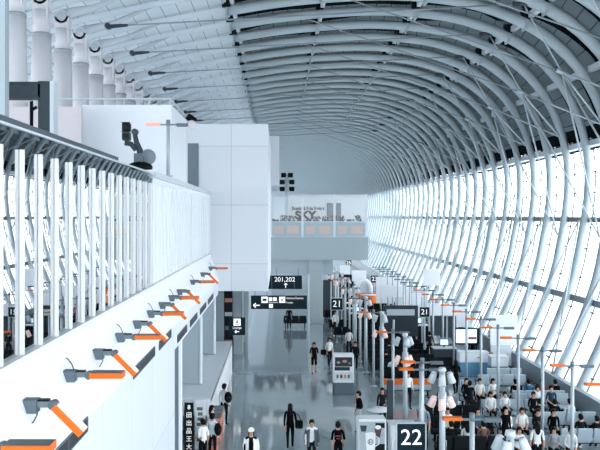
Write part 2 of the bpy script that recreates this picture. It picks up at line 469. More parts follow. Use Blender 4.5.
# lower wall: solid near part, band above the passage further on
YE = 25.4
mb = MB(); mb.box(XL-.3, XL-.01, 0, YE, 0, 5.5)
struct('wall_left', mb, seam_mat('lower_wall_panel', '#d6dde5', '#b4bfc9', 3.0, 2.8, .012, .5), 'white panelled wall below the lamp ledge')
mb = MB(); mb.box(XL-.3, XL-.01, YE, YBOX, 4.75, 5.5)
struct('trim_4', mb, WHITE, 'white band under the ledge above the side passage')
mb = MB(); mb.box(-5.0, -4.8, YE, YBOX+16, 0, 4.9)
for yy in range(28, 60, 2): mb.box(-4.8, -4.77, yy, yy+.05, 0, 4.9)
struct('wall_passage', mb, SOFFIT, 'blue-grey wall at the back of the side passage')
for n, yy in enumerate((27.1, 34.3, 41.6)):
    zb = 0 if n == 0 else 1.8
    mb = MB(); mb.bbox(.17, .27, 0, .3, zb, 4.75, .015); mb.box(-1.2, .17, .05, .25, zb, 4.75, 1)
    struct('pillar', mb, [WHITE, STEELD if n == 0 else SOFFIT], nth(n) + ' white edged pillar under the ledge from the camera end', 'pillars under the ledge', (XL-.28, yy, 0))
# vent grilles
def grille(y0, y1, z, n, label):
    o = thing('vent_grille', label, 'vent', (XL, y0, z), 0, 'dark vents along the ledge')
    L = y1-y0
    b = MB(); b.box(-.005, .012, 0, L, -.12, .12); b.build('backing', DARK, o)
    b = MB(); b.box(.0, .02, 0, L, .11, .13); b.box(.0, .02, 0, L, -.13, -.11)
    for i in range(n+1): yy = L*i/n; b.box(0, .02, yy-.015, yy+.015, -.12, .12)
    for i in range(5): b.box(.006, .016, 0, L, -.09+.045*i, -.08+.045*i)
    b.build('frame', BOXG, o)
Z1 = 5.62-.0
for y0, y1, z, n, l in ((11.25, 13.75, 5.43, 4, 'nearest dark vent grille, under the first three lamps'), (18.1, 21.2, 5.43, 4, 'dark vent grille in the upper row below the sixth lamp'),
                        (22.0, 24.4, 5.43, 3, 'dark vent grille at the far end of the upper row'), (26.0, 28.6, 5.0, 2, 'first vent grille of the lower row on the white band'),
                        (29.7, 32.2, 5.0, 2, 'second vent grille of the lower row on the white band'), (33.4, 36.1, 5.0, 2, 'third vent grille of the lower row on the white band'), (37.2, 40.0, 5.0, 2, 'last vent grille of the lower row near the white box')):
    grille(y0, y1, z, n, l)

# glass balustrade
PITCH = 0.9
NM = 41
bal = thing('glass_balustrade', 'tall reflective glass balustrade with close aluminium mullions above the white ledge', 'balustrade', (XW, 0, 0))
YG = 23.8
b = MB(); b.box(-.02, -.005, 5.0, YG, ZG0, ZG1); b.build('glass_panel', MIRROR, bal)
b = MB(); b.box(-.06, .0, YG, YBOX, ZG0, ZG1+.02); b.build('white_infill_panel', WHITE, bal)
b = MB(); b.box(-.06, .09, YG, YBOX, ZG1-.12, ZG1+.06); b.box(-.03, .03, 5.0, YG, ZG1-.01, ZG1+.02); b.build('top_rail', PALE, bal)
b = MB(); b.box(-.06, .1, 5.0, YBOX, ZG0-.02, ZG0+.09); b.build('sill', ALU, bal)
mm = MB(); mm.box(0, .055, -.025, .045, ZG0+.05, ZM); mm.box(.0, .04, .045, .075, ZG0+.05, ZM, 1)
mme = mm.mesh('mullion', [ALU, BEAMD])
for i in range(NM):
    y = 7.08 + PITCH*i
    if y > YBOX-.3: break
    o = bpy.data.objects.new('mullion', mme); C.objects.link(o); o.parent = bal; o.location = (0, y, 0)
# upper floor + dim room behind the glass
mb = MB(); mb.box(-24, XW-.25, YA, YB, 6.4, 6.88)
struct('floor_upper', mb, PALE, 'upper level floor slab behind the balustrade')
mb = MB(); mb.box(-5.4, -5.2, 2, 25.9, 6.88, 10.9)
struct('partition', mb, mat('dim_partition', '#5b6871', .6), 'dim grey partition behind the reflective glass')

# ------------------------------------------------------------------ lamps on the ledge
def ledge_lamp(tilt):
    """box on the ledge, arm towards the hall, hinged lamp head"""
    o = thing('ledge_lamp', '', 'lamp')
    b = MB(); b.box(-.02, .2, -.1, .1, -.085, .095); b.box(.0, .21, -.085, .085, .095, .105); b.build('mount_box', BOXG, o)
    b = MB(); b.bar((.19, .0, .03), (.4, .0, .03), .07, .09); b.box(.2, .36, -.05, .05, .075, .1, 1); b.build('arm', [STEELD, DARK], o)
    b = MB(); b.cyl((.42, -.075, .02), (.42, .075, .02), .065, n=14); b.build('hinge', BOXG, o)
    M = Matrix.Translation((.42, 0, .02)) @ Matrix.Rotation(tilt, 4, 'Y')
    h = MB(); h.box(.02, .56, -.10, -.06, -.045, .045, 0, M); hd = h.build('lamp_head', ORANGE, o)
    h = MB(); h.box(.02, .56, -.06, .18, -.042, .05, 0, M); h.box(.56, .57, -.10, .18, -.045, .05, 1, M)
    h.build('lamp_plate', [PEACH if tilt else BOXG, ORANGE], hd)
    pts = [(.0, -.02, -.26), (.05, -.02, -.27), (.14, -.02, -.22), (.19, -.02, -.12), (.2, -.02, -.0)]
    if not tilt: pts = [(.02, .03, .3), (.06, .03, .28), (.12, .03, .2), (.16, .03, .1)]
    b = MB(); b.tube(pts, .01, 6); b.build('cable', BEAMD, o)
    return o
lt, lh = ledge_lamp(math.radians(45)), ledge_lamp(0)
used = {True: 0, False: 0}
XB = -3.58
idxs = [-1, 0, 1, 2, 3, 4, 5, 6, 7, 8, 10, 12, 14]
for n, k in enumerate(idxs):
    y = XB / -800.0 / 1.0
    y = abs(XB) * 800 * (.00392 + .00073*k)
    tilted = (k % 2 == 0) if k < 9 else (k == 12)
    z = H - .745*abs(XB)
    src = lt if tilted else lh
    lab = nth(n) + (' ledge lamp from the camera, orange head tilted down at an angle' if tilted else ' ledge lamp from the camera, orange head held level')
    if not used[tilted]: used[tilted] = 1; src.location = (XB, y, z); src['label'] = lab; src['group'] = 'orange lamps along the white ledge'
    else: dup(src, (XB, y, z), 0, lab, 'orange lamps along the white ledge')

# ------------------------------------------------------------------ big white box, blocks at the left
mb = MB(); mb.box(XW-1.25, -.6, YBOX, 60, 4.92, 14.0)
struct('wall_box', mb, WHITEJ, 'big white panelled box hanging over the hall')
b = MB(); b.box(XW-1.2, XW-.62, YBOX-.06, YBOX-.005, 9.4, 12.95); b.box(XW-1.2, XW-.62, YBOX-.08, YBOX-.005, 9.4, 9.45)
struct('door_1', b, STEELD, 'grey door panel at the left edge of the big white box')
mb = MB(); mb.box(-2.2, 0.02, 61, 66, 11.3, 15.1)
struct('wall_block', mb, WHITE, 'white block behind the right edge of the big box')
# parapet block in front of the columns
mb = MB(); mb.box(-7.1, -3.87, 28.8, 29.0, 6.88, 13.0); mb.box(-4.15, -3.87, 29.0, 33.6, 6.88, 13.0)
struct('wall_parapet', mb, WHITE, 'plain white parapet block below the upper columns')
mb = MB(); mb.box(-14, -6.75, 27.3, 27.5, 6.88, 12.73)
struct('wall_parapet_panel', mb, MAUVE, 'mauve-grey parapet panels at the far left')
rl = thing('handrail', 'thin pale handrail on top of the white parapet block', 'railing', (0, 28.9, 13.0))
b = MB(); b.cyl((-10.0, 0, .24), (-3.95, 0, .24), .03, n=8); b.cyl((-3.95, 0, .24), (-3.95, 4.6, .24), .03, n=8); b.build('rail', PALE, rl)
for x in (-9.5, -8.2, -7.0, -5.6, -4.7, -3.95):
    b = MB(); b.cyl((x, 0, 0), (x, 0, .24), .025, n=8); b.build('post', PALE, rl)
# dark steel frame at far left
mb = MB()
ya = 22.0
mb.box(X_(3, ya), X_(40, ya), ya, ya+.3, Z_(97, ya), Z_(83, ya)); mb.box(X_(3, ya), X_(40, ya), ya-.06, ya+.36, Z_(98.5, ya), Z_(97, ya)); mb.box(X_(3, ya), X_(40, ya), ya-.06, ya+.36, Z_(84, ya), Z_(82, ya))
struct('beam', mb, BEAMD, 'dark grey steel beam across the upper left')
mb = MB(); x0, x1 = X_(38, ya), X_(50, ya)
mb.box(x0, x1, ya, ya+.05, 6.88, Z_(81, ya)); mb.box((x0+x1)/2-.03, (x0+x1)/2+.03, ya+.05, ya+.4, 6.88, Z_(81, ya)); mb.box(x1, x1+.1, ya-.02, ya+.42, 6.88, Z_(81, ya), 1)
struct('pillar_steel', mb, [BEAMD, PALE], 'dark steel H-post with a pale flange at the upper left')
mb = MB(); mb.box(X_(-30, 20), X_(5, 20), 20, 20.3, 6.88, 19)
struct('pillar_edge', mb, SOFFIT, 'pale blue pillar at the left picture edge')

gn = thing('gooseneck_lamp', 'thin black gooseneck post with a small pale head at the upper left', 'lamp post', (X_(31.5, 24), 24, 6.88))
b = MB(); b.cyl((0, 0, 0), (0, 0, Z_(101, 24)-6.88), .055, n=8); b.cyl((0, 0, Z_(110, 24)-6.88), (.16, 0, Z_(107, 24)-6.88), .05, n=8); b.build('post', BLACK, gn)
b = MB(); b.bbox(-.18, .02, -.08, .08, Z_(101, 24)-6.9, Z_(98, 24)-6.88, .02); b.build('head', PALE, gn)
# periscope-like spotlight on the balustrade
def P3(px, py, Y): return (X_(px, Y), Y, Z_(py, Y))
YS = 21.9
sp = thing('spotlight', 'black jointed spotlight with two square heads standing on the balustrade rail', 'spotlight', (X_(140, YS), YS, ZG1+.02))
def L3(px, py, dy=0): a = P3(px, py, YS); return (a[0]-sp.location.x, dy, a[2]-sp.location.z)
b = MB(); b.lathe([(0, 0), (.34, .0), (.35, .07), (.3, .14), (.15, .2), (0, .22)], 18); b.build('base', BLACK, sp)
b = MB(); b.tube([L3(141, 160), L3(140, 151), L3(136.5, 142), L3(134.5, 132)], [.09, .09, .07, .06], 10); b.cyl(L3(135, 132, -.08), L3(135, 132, .08), .09, n=12); b.tube([L3(136, 150), L3(131, 144), L3(125, 143)], .07, 8); b.build('arm', BEAMD, sp)
for yy, nm in ((127.0, 'head'), (136, 'head')):
    c = L3(126.5, yy); b = MB(); b.bbox(c[0]-.11, c[0]+.11, -.12, .14, c[2]-.12, c[2]+.1, .03); hd = b.build('head', BLACK if yy < 130 else BEAMD, sp)
    g = MB(); g.box(c[0]-.09, c[0]+.09, -.128, -.12, c[2]-.09, c[2]+.06); g.box(c[0]-.12, c[0]+.12, -.16, -.1, c[2]+.1, c[2]+.12); g.build('lens_hood', DARK, hd)
c = L3(148, 157); b = MB(); b.lathe([(0, -.06), (.2, -.05), (.22, 0), (.2, .05), (0, .06)], 16, 0, Matrix.Translation(c) @ Matrix.Rotation(PI/2, 4, 'X')); b.build('drum', STEELD, sp)
c = L3(139, 158); b = MB(); b.bbox(c[0]-.12, c[0]+.13, -.15, .15, c[2]-.16, c[2]+.12, .02); b.build('gear_box', BOXG, sp)

# small black floodlight above the box
fl = thing('floodlight', 'small black floodlight on top of the big white box', 'spotlight', (X_(191, 43.8), 43.8, 14.0))
b = MB(); b.cyl((0, 0, 0), (0, 0, .2), .04, n=8); b.build('bracket', DARK, fl)
b = MB(); b.bbox(-.3, .22, -.2, .2, -.18, .18, .04, 0, Matrix.Translation((.05, 0, .3)) @ Matrix.Rotation(.6, 4, 'Y')); b.build('head', BLACK, fl)

# ------------------------------------------------------------------ T lamp posts
def t_lamp(h, flip=False):
    o = thing('lamp_post', '', 'lamp post'); s = 1
    b = MB(); b.lathe([(0, 0), (.16, 0), (.16, .03), (.07, .05), (.065, .06)], 12); b.cyl((0, 0, .05), (0, 0, h), .062, n=10); b.build('post', POSTG, o)
    b = MB(); b.bar((-.3*s, 0, h-.04), (.45*s, 0, h-.04), .05, .05); b.cyl((0, 0, h-.08), (0, 0, h+.12), .07, n=10); b.build('arm', STEELD, o)
    b = MB(); b.bbox(-.74, -.26, -.09, .11, h-.06, h+.02, .012); b.build('orange_lamp', ORANGE, o)
    b = MB(); b.bbox(.28, .72, -.09, .11, h-.1, h+.0, .012); b.build('grey_lamp', BOXG, o)
    return o
tl = t_lamp(3.93); n = 0
tl.location = (10.0, 24.2, 0); tl['label'] = 'tall T-shaped lamp post nearest the camera in the row by the windows'; tl['group'] = 'T-shaped lamp posts by the windows'
tg = t_lamp(3.93)
for c in list(bpy.data.objects):
    if c.parent == tg and c.name.startswith('orange_lamp'): c.name = 'grey_lamp'; c.data.materials.clear(); c.data.materials.append(BOXG)
tg.location = (10.0, 24.2+P*11, 0); tg['label'] = 'T-shaped all-grey lamp post, twelfth from the camera in the row by the windows'; tg['group'] = 'T-shaped lamp posts by the windows'
for i in range(1, 19):
    if i < 11: dup(tl, (10.0, 24.2+P*i, 0), 0, 'T-shaped orange tipped lamp post, ' + nth(i) + ' from the camera in the row by the windows', 'T-shaped lamp posts by the windows')
    elif i > 11: dup(tg, (10.0, 24.2+P*i, 0), 0, 'T-shaped all-grey lamp post, ' + nth(i) + ' from the camera in the row by the windows', 'T-shaped lamp posts by the windows')
for i, (x, y) in enumerate(((4.85, 20.1), (5.0, 27.9), (5.0, 35.1), (5.0, 42.3), (5.0, 49.5), (5.0, 56.7), (5.0, 63.9), (5.0, 71.1))):
    dup(tl if i < 4 else tg, (x, y, 0), 0, ('T-shaped orange tipped lamp post, ' if i < 4 else 'T-shaped all-grey lamp post, ') + nth(i) + ' from the camera in the row beside the aisle', 'T-shaped lamp posts beside the aisle')
o = dup(tl, (X_(421, 26.6), 26.6, 0), 0, 'T-shaped lamp post just behind the gate 22 sign', 'T-shaped lamp posts beside the aisle')
# lamp post on the upper level
tu = t_lamp(1.78); tu.location = (-3.71, 26.8, ZG1+.06); tu['label'] = 'T-shaped lamp post on the balustrade rail in front of the white parapet block'
b = MB(); b.ell((.78, 0, 1.74), (.17, .12, .15)); b.build('bulb_housing', MAUVE, tu)
for c in list(bpy.data.objects):
    if c.parent == tu and c.name.startswith('orange_lamp'):
        c.data.materials.clear(); c.data.materials.append(mat('warm_lit_lamp', '#ffb09a', .4, emit='#ff8a70', estr=.15))

# spotlight posts with buckets
def bucket(mb, c, d, L=.34, r=.115):
    d = Vector(d).normalized(); q = Vector((0, 0, 1)).rotation_difference(d).to_matrix().to_4x4()
    mb.lathe([(0, -L*.2), (r*.75, -L*.18), (r*.85, 0), (r, L*.8), (r*.92, L*.8), (r*.8, L*.5), (0, L*.45)], 14, 0, Matrix.Translation(c) @ q)
def spot_post(h):
    o = thing('spotlight_post', '', 'lamp post')
    b = MB(); b.lathe([(0, 0), (.2, 0), (.2, .04), (.1, .06)], 14); b.tube([(0, 0, .04), (0, 0, h)], [.1, .085], 12); b.cyl((0, 0, h-1.15), (0, 0, h-.7), .125, n=12); b.build('post', POSTG, o)
    for z, dz in ((h-.08, 0), (h-.82, .3)):
        for a in (.15, 2.2, 4.2):
            c = (math.cos(a)*.28, math.sin(a)*.28, z-.1)
            m = MB(); bucket(m, c, (math.cos(a)*.42, math.sin(a)*.42, -1)); sb = m.build('spotlight', BLUSH if dz else PALE, o)
            m = MB(); m.cyl((0, 0, z-.05), c, .025, n=6); m.build('bracket', BEAMD, sb)
    m = MB(); m.tube([(0, 0, h-.05), (0, 0, h+.06)], [.12, .1], 12); m.build('cap', PALE, o)
    return o
BLUSH = mat('blush_lamp_shade', '#dcc9c6', .5, emit='#ffd8cc', estr=.1)
spp = spot_post(4.3)
for i in range(9):
    lab = 'post with clustered white bucket spotlights, ' + nth(i) + ' from the camera along the aisle'
    if i == 0: spp.location = (5.0, 17.3, 0); spp['label'] = lab; spp['group'] = 'spotlight posts along the aisle'
    else: dup(spp, (5.0, 17.3+7.2*i, 0), .3*i, lab, 'spotlight posts along the aisle')
# slim bare posts among the gates
pm = MB(); pm.lathe([(0, 0), (.14, 0), (.14, .03), (.05, .05)], 10); pm.cyl((0, 0, .03), (0, 0, 3.6), .05, n=8)
pme = pm.mesh('slim_post', POSTG)
for i, (px, y) in enumerate(((331, 66), (336, 74), (345.5, 61), (349, 70), (356, 52), (360.5, 47.5), (373, 44.2), (393.5, 41.6), (398, 57), (405.5, 62), (412, 63.4), (422, 53.6), (434, 60), (388, 75))):
    o = bpy.data.objects.new('slim_post', pme); C.objects.link(o); o.location = (X_(px, y), y, 0)
    tag(o, 'slim bare grey post, ' + nth(i) + ' counted from the aisle among the gates', 'post', 'slim bare posts among the gates')

# ------------------------------------------------------------------ bridge across the hall
YBR = 66.0
xb0, xb1 = -1.4, X_(368, YBR)
mb = MB(); mb.box(-6, xb1, YBR, YBR+9, 5.35, 7.2); mb.box(-6, xb1+.05, YBR-.08, YBR, 7.05, 7.25)
struct('slab_bridge', mb, SOFFIT, 'pale grey bridge slab crossing the hall')
mb = MB(); mb.box(-6, X_(333, YBR+1), YBR+1, YBR+4, 4.1, 5.35)
struct('beam_bridge', mb, mat('bridge_beam_grey', '#a3b1bc', .5), 'deeper grey beam under the bridge')
mb = MB(); mb.bbox(X_(309, 66.8), X_(323, 66.8), 66.8, 67.9, 0, 5.35, .05)
struct('column_bridge', mb, SOFFIT, 'square grey column carrying the bridge')
bb = thing('bridge_balustrade', 'glass balustrade with white posts along the bridge edge', 'balustrade', (0, YBR+.1, 7.2))
xs = [X_(p, YBR) for p in (271, 302.5, 334.5, 366.5)]
for a, c in zip(xs, xs[1:]):
    b = MB(); b.box(a+.08, c-.08, -.01, .01, 1.35, 3.4); b.build('clear_pane', CLEAR, bb)
    b = MB(); b.box(a+.08, c-.08, -.02, .0, .12, 1.3); p_ = b.build('frosted_panel', FROST, bb)
    for u, v in ((a+.3, a+1.05), (c-1.3, c-.35)):
        g = MB(); g.bbox(u, v, -.03, -.02, .35, 1.0, .02); g.build('poster_tint', mat('peach_print', '#cdbcb6', .4), p_)
for x in xs:
    b = MB(); b.box(x-.09, x+.09, -.06, .06, 0, 3.6); b.build('post', WHITE, bb)
b = MB(); b.box(xs[0], xs[-1], -.05, .05, 1.27, 1.37); b.box(xs[0], xs[-1], -.05, .05, .02, .14); b.build('rail', PALE, bb)
# white wall with lettering on the bridge
yw = 74.5
mb = MB(); mb.box(X_(289, yw), X_(366, yw), yw, yw+.3, 7.2, Z_(194.5, yw))
bw = struct('wall_bridge', mb, WHITE, 'white shop wall on the bridge with small lettering')
text('Shopping & Relax Services', .46, DARK, bw, (X_(308, yw), yw-.02, Z_(208.5, yw)), sx=.62, bold=.03)
b = MB(); b.box(X_(327, yw), X_(333.5, yw), yw-.05, yw-.01, 7.25, Z_(203, yw)); b.box(X_(336, yw), X_(341, yw), yw-.05, yw-.01, 7.25, Z_(203, yw)); b.build('doorway_panel', STEELD, bw)
text('SKY', 1.0, BLACK, bw, (X_(305.5, yw), yw-.02, Z_(215.5, yw)), sx=1.1, bold=.05)
# dark furniture along the bridge
random.seed(3)
def planter(i, x):
    h = random.uniform(.3, .75); w = .27
    o = thing('potted_shrub', 'dark leafy shrub in a box behind the bridge glass, ' + nth(i) + ' from the white box', 'plant', (x, YBR+1.2 + (i % 3)*.5, 7.2), 0, 'dark shrubs behind the bridge glass')
    b = MB(); b.bbox(-w-.06, w+.06, -.25, .25, 0, 1.1, .03); b.build('planter_box', BEAMD, o)
    b = MB()
    for _ in range(110):
        c = Vector((random.uniform(-w, w), random.uniform(-.2, .2), 1.05+random.uniform(0, h)))
        d = Vector((random.uniform(-1, 1), random.uniform(-1, 1), random.uniform(.2, 1))).normalized()*random.uniform(.12, .24); s = d.cross(Vector((0, 0, 1))).normalized()*.07
        b._add([c, c+d*.5+s, c+d, c+d*.5-s], [(0, 1, 2, 3)])
    b.build('foliage', mat('dark_leaf', '#141c1c', .8, noise=.2, spec=.03), o)
for i in range(11): planter(i, -.3 + .7*i)
# camera mast on the bridge
mt = thing('camera_mast', 'white mast with stacked black floodlights beside the big white box', 'mast', (X_(287, 69.4), 69.4, 7.2))
b = MB(); b.cyl((0, 0, 0), (0, 0, 5.2), .17, n=12); b.build('pole', PALE, mt)
for i, z in enumerate((4.15, 4.75, 5.35)):
    b = MB(); b.box(-.5, .5, -.05, .05, z-.03, z+.03); cb = b.build('cross_bar', DARK, mt)
    for x in (-.42, .42) if i != 2 else (-.3, .3):
        b = MB(); b.bbox(x-.22, x+.22, -.3, .2, z-.2, z+.18, .04); b.build('floodlight', BLACK, cb)

# ------------------------------------------------------------------ hanging signs
def board(name, label, px0, px1, py0, py1, Y, mats=SIGND, rods=None):
    x0, x1, z0, z1 = X_(px0, Y), X_(px1, Y), Z_(py1, Y), Z_(py0, Y)
    cx, cz = (x0+x1)/2, (z0+z1)/2
    o = thing(name, label, 'sign', (cx, Y, cz))
    b = MB(); b.bbox(x0-cx, x1-cx, -.06, .06, z0-cz, z1-cz, .02); b.build('board', mats, o)
    if rods:
        for rx in rods[0]: b = MB(); b.cyl((rx-cx, 0, z1-cz), (rx-cx, 0, rods[1]-cz), .025, n=6); b.build('hanger', STEELD, o)
    return o, x1-x0, z1-z0
def arrow_left(o, x, z, s, m=SIGNW, rot=0):
    b = MB()
    M = Matrix.Translation((x, -.065, z)) @ Matrix.Rotation(rot, 4, 'Y')
    b.box(-.5*s, .5*s, -.006, 0, -.09*s, .09*s, 0, M)
    for q in (1, -1):
        b.box(0, .5*s, -.006, 0, -.09*s, .09*s, 0, M @ Matrix.Translation((-.52*s, 0, 0)) @ Matrix.Rotation(-q*.785, 4, 'Y'))
    b.build('arrow', m, o)
def icon(o, x, z, s, kind):
    b = MB(); b.box(x-s/2, x+s/2, -.068, -.06, z-s/2, z+s/2); t = b.build('pictogram', SIGNW, o)
    b = MB()
    if kind == 'person':
        b.ell((x, -.07, z+.22*s), (.09*s, .006, .09*s)); b.prism([(x-.22*s, z-.1*s), (x+.22*s, z-.1*s), (x+.05*s, z+.14*s), (x-.05*s, z+.14*s)], -.074, -.068); b.box(x-.25*s, x+.25*s, -.074, -.068, z-.33*s, z-.24*s)
    elif kind == 'camera':
        b.bbox(x-.3*s, x+.3*s, -.074, -.068, z-.18*s, z+.18*s, .1*s)
    elif kind == 'plane':
        b.bar((x-.25*s, -.071, z-.25*s), (x+.25*s, -.071, z+.25*s), .004, .1*s); b.bar((x-.22*s, -.072, z+.15*s), (x+.12*s, -.072, z-.2*s), .004, .09*s)
    else:
        b.box(x-.2*s, x+.2*s, -.074, -.068, z-.05*s, z+.05*s)
    b.build('symbol', SIGND, t)

o, w, h = board('direction_sign', 'long dark hanging direction sign with white arrow and pictograms', 251, 307, 295.5, 309, 50, rods=((-1.5, -.75), 4.95))
arrow_left(o, -w*.5+.36, -h*.5+.24, .38)
icon(o, -w*.5+.85, h*.5-.26, .4, 'camera'); icon(o, -w*.5+1.22, h*.5-.22, .22, 'dash'); icon(o, -w*.5+1.5, h*.5-.22, .22, 'dash'); icon(o, -w*.5+1.25, -h*.5+.2, .24, 'dash'); icon(o, -w*.5+1.95, h*.5-.26, .38, 'plane')
text('Restrooms', .13, SIGNW, o, (-w*.5+1.4, -.064, 0)); text('International Departures', .17, SIGNW, o, (-w*.5+2.75, -.064, h*.5-.16), sx=.62); text('Transfer', .14, SIGNW, o, (-w*.5+2.4, -.064, -.02))
o, w, h = board('gate_sign', 'dark hanging gate sign reading 201, 202 under the bridge', 254, 302, 275.5, 289, 62, rods=((-.2, 1.5), 4.95))
# the hanger bars reach the underside of the big box and bridge
text('20', .5, SIGNW, o, (-w*.5+.95, -.064, h*.2)); text('201,202', .5, SIGNW, o, (w*.14, -.064, h*.2)); arrow_left(o, w*.16, -h*.24, .34, rot=PI/2)
b = MB(); b.box(-w*.5+1.36, -w*.5+1.4, -.066, -.06, -h*.46, h*.46); b.box(w*.5-.62, w*.5-.58, -.066, -.06, -h*.46, h*.46); b.build('divider', BOXG, o)
o, w, h = board('restroom_sign', 'square dark hanging sign with restroom pictogram and arrow', 229, 245.3, 317.5, 335, 45, rods=((-2.6, -2.1), 4.93))
icon(o, 0, h*.24, .4, 'person'); text('Lounge', .17, SIGNW, o, (0, -.064, -h*.08)); arrow_left(o, 0, -h*.3, .24)

def gate_number(num, label, px, py, Y, s, foot):
    o = thing('gate_number_sign', label, 'sign', (X_(px, Y), Y, 0)); z = Z_(py, Y)
    b = MB(); b.bbox(-s*.5, s*.5, -.06, .06, z-s*.5, z+s*.5, .02); b.build('board', SIGND, o)
    b = MB(); e = s*.54; t = .03
    b.box(-e, e, -.05, .05, z+s*.5, z+e); b.box(-e, e, -.05, .05, z-e, z-s*.5); b.box(-e, -s*.5, -.05, .05, z-e, z+e); b.box(s*.5, e, -.05, .05, z-e, z+e); b.build('frame', PALE, o)
    b = MB(); b.cyl((0, .02, 0), (0, .02, z-e), .06, n=10); b.lathe([(0, 0), (.3, 0), (.3, .03), (.06, .05)], 14); b.build('post', POSTG, o)
    text(num, s*.78, SIGNW, o, (0, -.066, z), name='number', sx=1.0)
gate_number('22', 'dark square gate sign with the white number 22', 411, 437.5, 25, .88, 0)
gate_number('21', 'dark square sign with white number 21 beside the aisle', 337, 304, 60, .86, 0)
gate_number('21', 'smaller dark sign with white number 21 by the white fascia', 424.5, 312, 50, .6, 0)
gate_number('23', 'far dark gate sign standing before the orange seats', 374.5, 279, 90, .82, 0)
gate_number('25', 'farthest small dark gate sign just below the bridge', 348.5, 263, 125, .9, 0)

# ------------------------------------------------------------------ kiosks / poster stands
def kiosk(name, label, px0, px1, pyt, Y, kind):
    w = X_(px1, Y)-X_(px0, Y); h = Z_(pyt, Y)
    o = thing(name, label, 'display stand', (X_((px0+px1)/2, Y), Y, 0))
    b = MB(); b.bbox(-w/2, w/2, -.3, .3, 0, h*.3 if kind == 'menu' else h, .03); b.build('cabinet', BOXG if kind == 'menu' else ALU, o)
    if kind == 'menu':
        b = MB(); b.bbox(-w/2, w/2, -.25, .3, h*.3, h, .02); b.build('display_case', WHITE, o)
        dk_ = mat('dark_picture', '#2f3a3f', .3, noise=.5, scale=5)
        b = MB(); b.box(-w*.42, w*.42, -.262, -.25, h*.70, h*.93); b.box(-w*.44, w*.3, -.262, -.25, h*.6, h*.69); p_ = b.build('picture', dk_, o)
        for i, (x, z, r) in enumerate(((-.25, .8, .09), (.05, .83, .12), (.28, .78, .08))):
            b = MB(); b.ell((x*w, -.265, z*h), (r, .01, r*.6)); b.build('dish', [mat('pale_food', '#9aa3a6', .5), TERRA, STEELD][i], p_)
        b = MB(); b.box(-w*.44, w*.44, -.262, -.25, h*.36, h*.56); q = b.build('menu_board', mat('menu_pale', '#c9d3d8', .4, noise=.25, scale=9), o)
        for i in range(4): b = MB(); b.box(-w*.35+i*w*.18, -w*.24+i*w*.18, -.268, -.262, h*.41, h*.5); b.build('menu_picture', [BOXG, BEAMD, TERRA, BOXG][i], q)
    else:
        b = MB(); b.box(-w*.45, w*.45, -.312, -.3, .25, h*.96); p_ = b.build('poster', mat('poster_pale', '#a9b7be', .4, noise=.15, scale=3), o)
        b = MB(); b.box(-w*.02, w*.45, -.318, -.312, .25, h*.6); b.build('dark_counter', DARK, p_)
        b = MB(); b.box(w*.12, w*.45, -.318, -.312, h*.86, h*.94); b.build('dark_shelf', DARK, p_)
        cupm = mat('cup_white', '#e9edf0', .4)
        b = MB(); b.prism([(-w*.2, h*.5), (-w*.24, h*.77), (w*.13, h*.77), (w*.1, h*.5)], -.326, -.316); b.ell((-w*.055, -.321, h*.77), (w*.185, .006, h*.02)); b.ell((-w*.05, -.321, h*.5), (w*.15, .006, h*.02)); cup = b.build('mug_print', cupm, p_)
        b = MB(); b.tube([(w*.11, -.322, h*.73), (w*.24, -.322, h*.7), (w*.24, -.322, h*.6), (w*.1, -.322, h*.56)], .018, 6); b.build('handle_print', cupm, cup)
        b = MB(); r = w*.1; cx, cz = -w*.055, h*.635
        for i in range(24):
            a0, a1 = 2*PI*i/24, 2*PI*(i+1)/24
            b.quad(*[(cx+rr*math.cos(a), -.3285, cz+rr*math.sin(a)) for a, rr in ((a0, r*.75), (a0, r), (a1, r), (a1, r*.75))])
        em = mat('emblem_slate', '#3c4b51', .4)
        b.build('round_emblem', em, cup)
        b = MB(); b.box(cx-r*.45, cx-r*.15, -.3285, -.327, cz-r*.5, cz+r*.5); b.box(cx+r*.05, cx+r*.4, -.3285, -.327, cz+r*.1, cz+r*.45); b.box(cx+r*.05, cx+r*.4, -.3285, -.327, cz-r*.45, cz-r*.1); b.build('emblem_mark', em, cup)
        b = MB(); b.prism([(w*.14, h*.7), (w*.08, h*.86), (w*.34, h*.86), (w*.28, h*.7)], -.324, -.314); b.ell((w*.21, -.322, h*.87), (w*.11, .008, h*.035), mi=1); b.build('coffee_print', [mat('coffee_brown', '#5e4a46', .5), cupm], p_)
        b = MB(); b.prism([(-w*.38, h*.8), (-w*.43, h*.9), (-w*.18, h*.9), (-w*.22, h*.8)], -.32, -.313); b.build('glass_print', BEAMD, p_)
kiosk('menu_stand', 'free-standing white menu stand with food pictures on a grey base', 333, 353.5, 353.5, 40.5, 'menu')
kiosk('poster_stand', 'pale poster stand picturing a white coffee mug with a round emblem', 357, 385, 417, 27.5, 'poster')
tb = thing('sign_totem', 'tall grey totem board beside the coffee poster stand', 'totem', (X_(390, 31.2), 31.2, 0))
b = MB(); b.bbox(-.12, .12, -.06, .06, 0, 2.6, .02); b.build('panel', BEAMD, tb); b = MB(); b.bbox(-.25, .25, -.25, .25, 0, .05, .01); b.build('base', STEELD, tb)

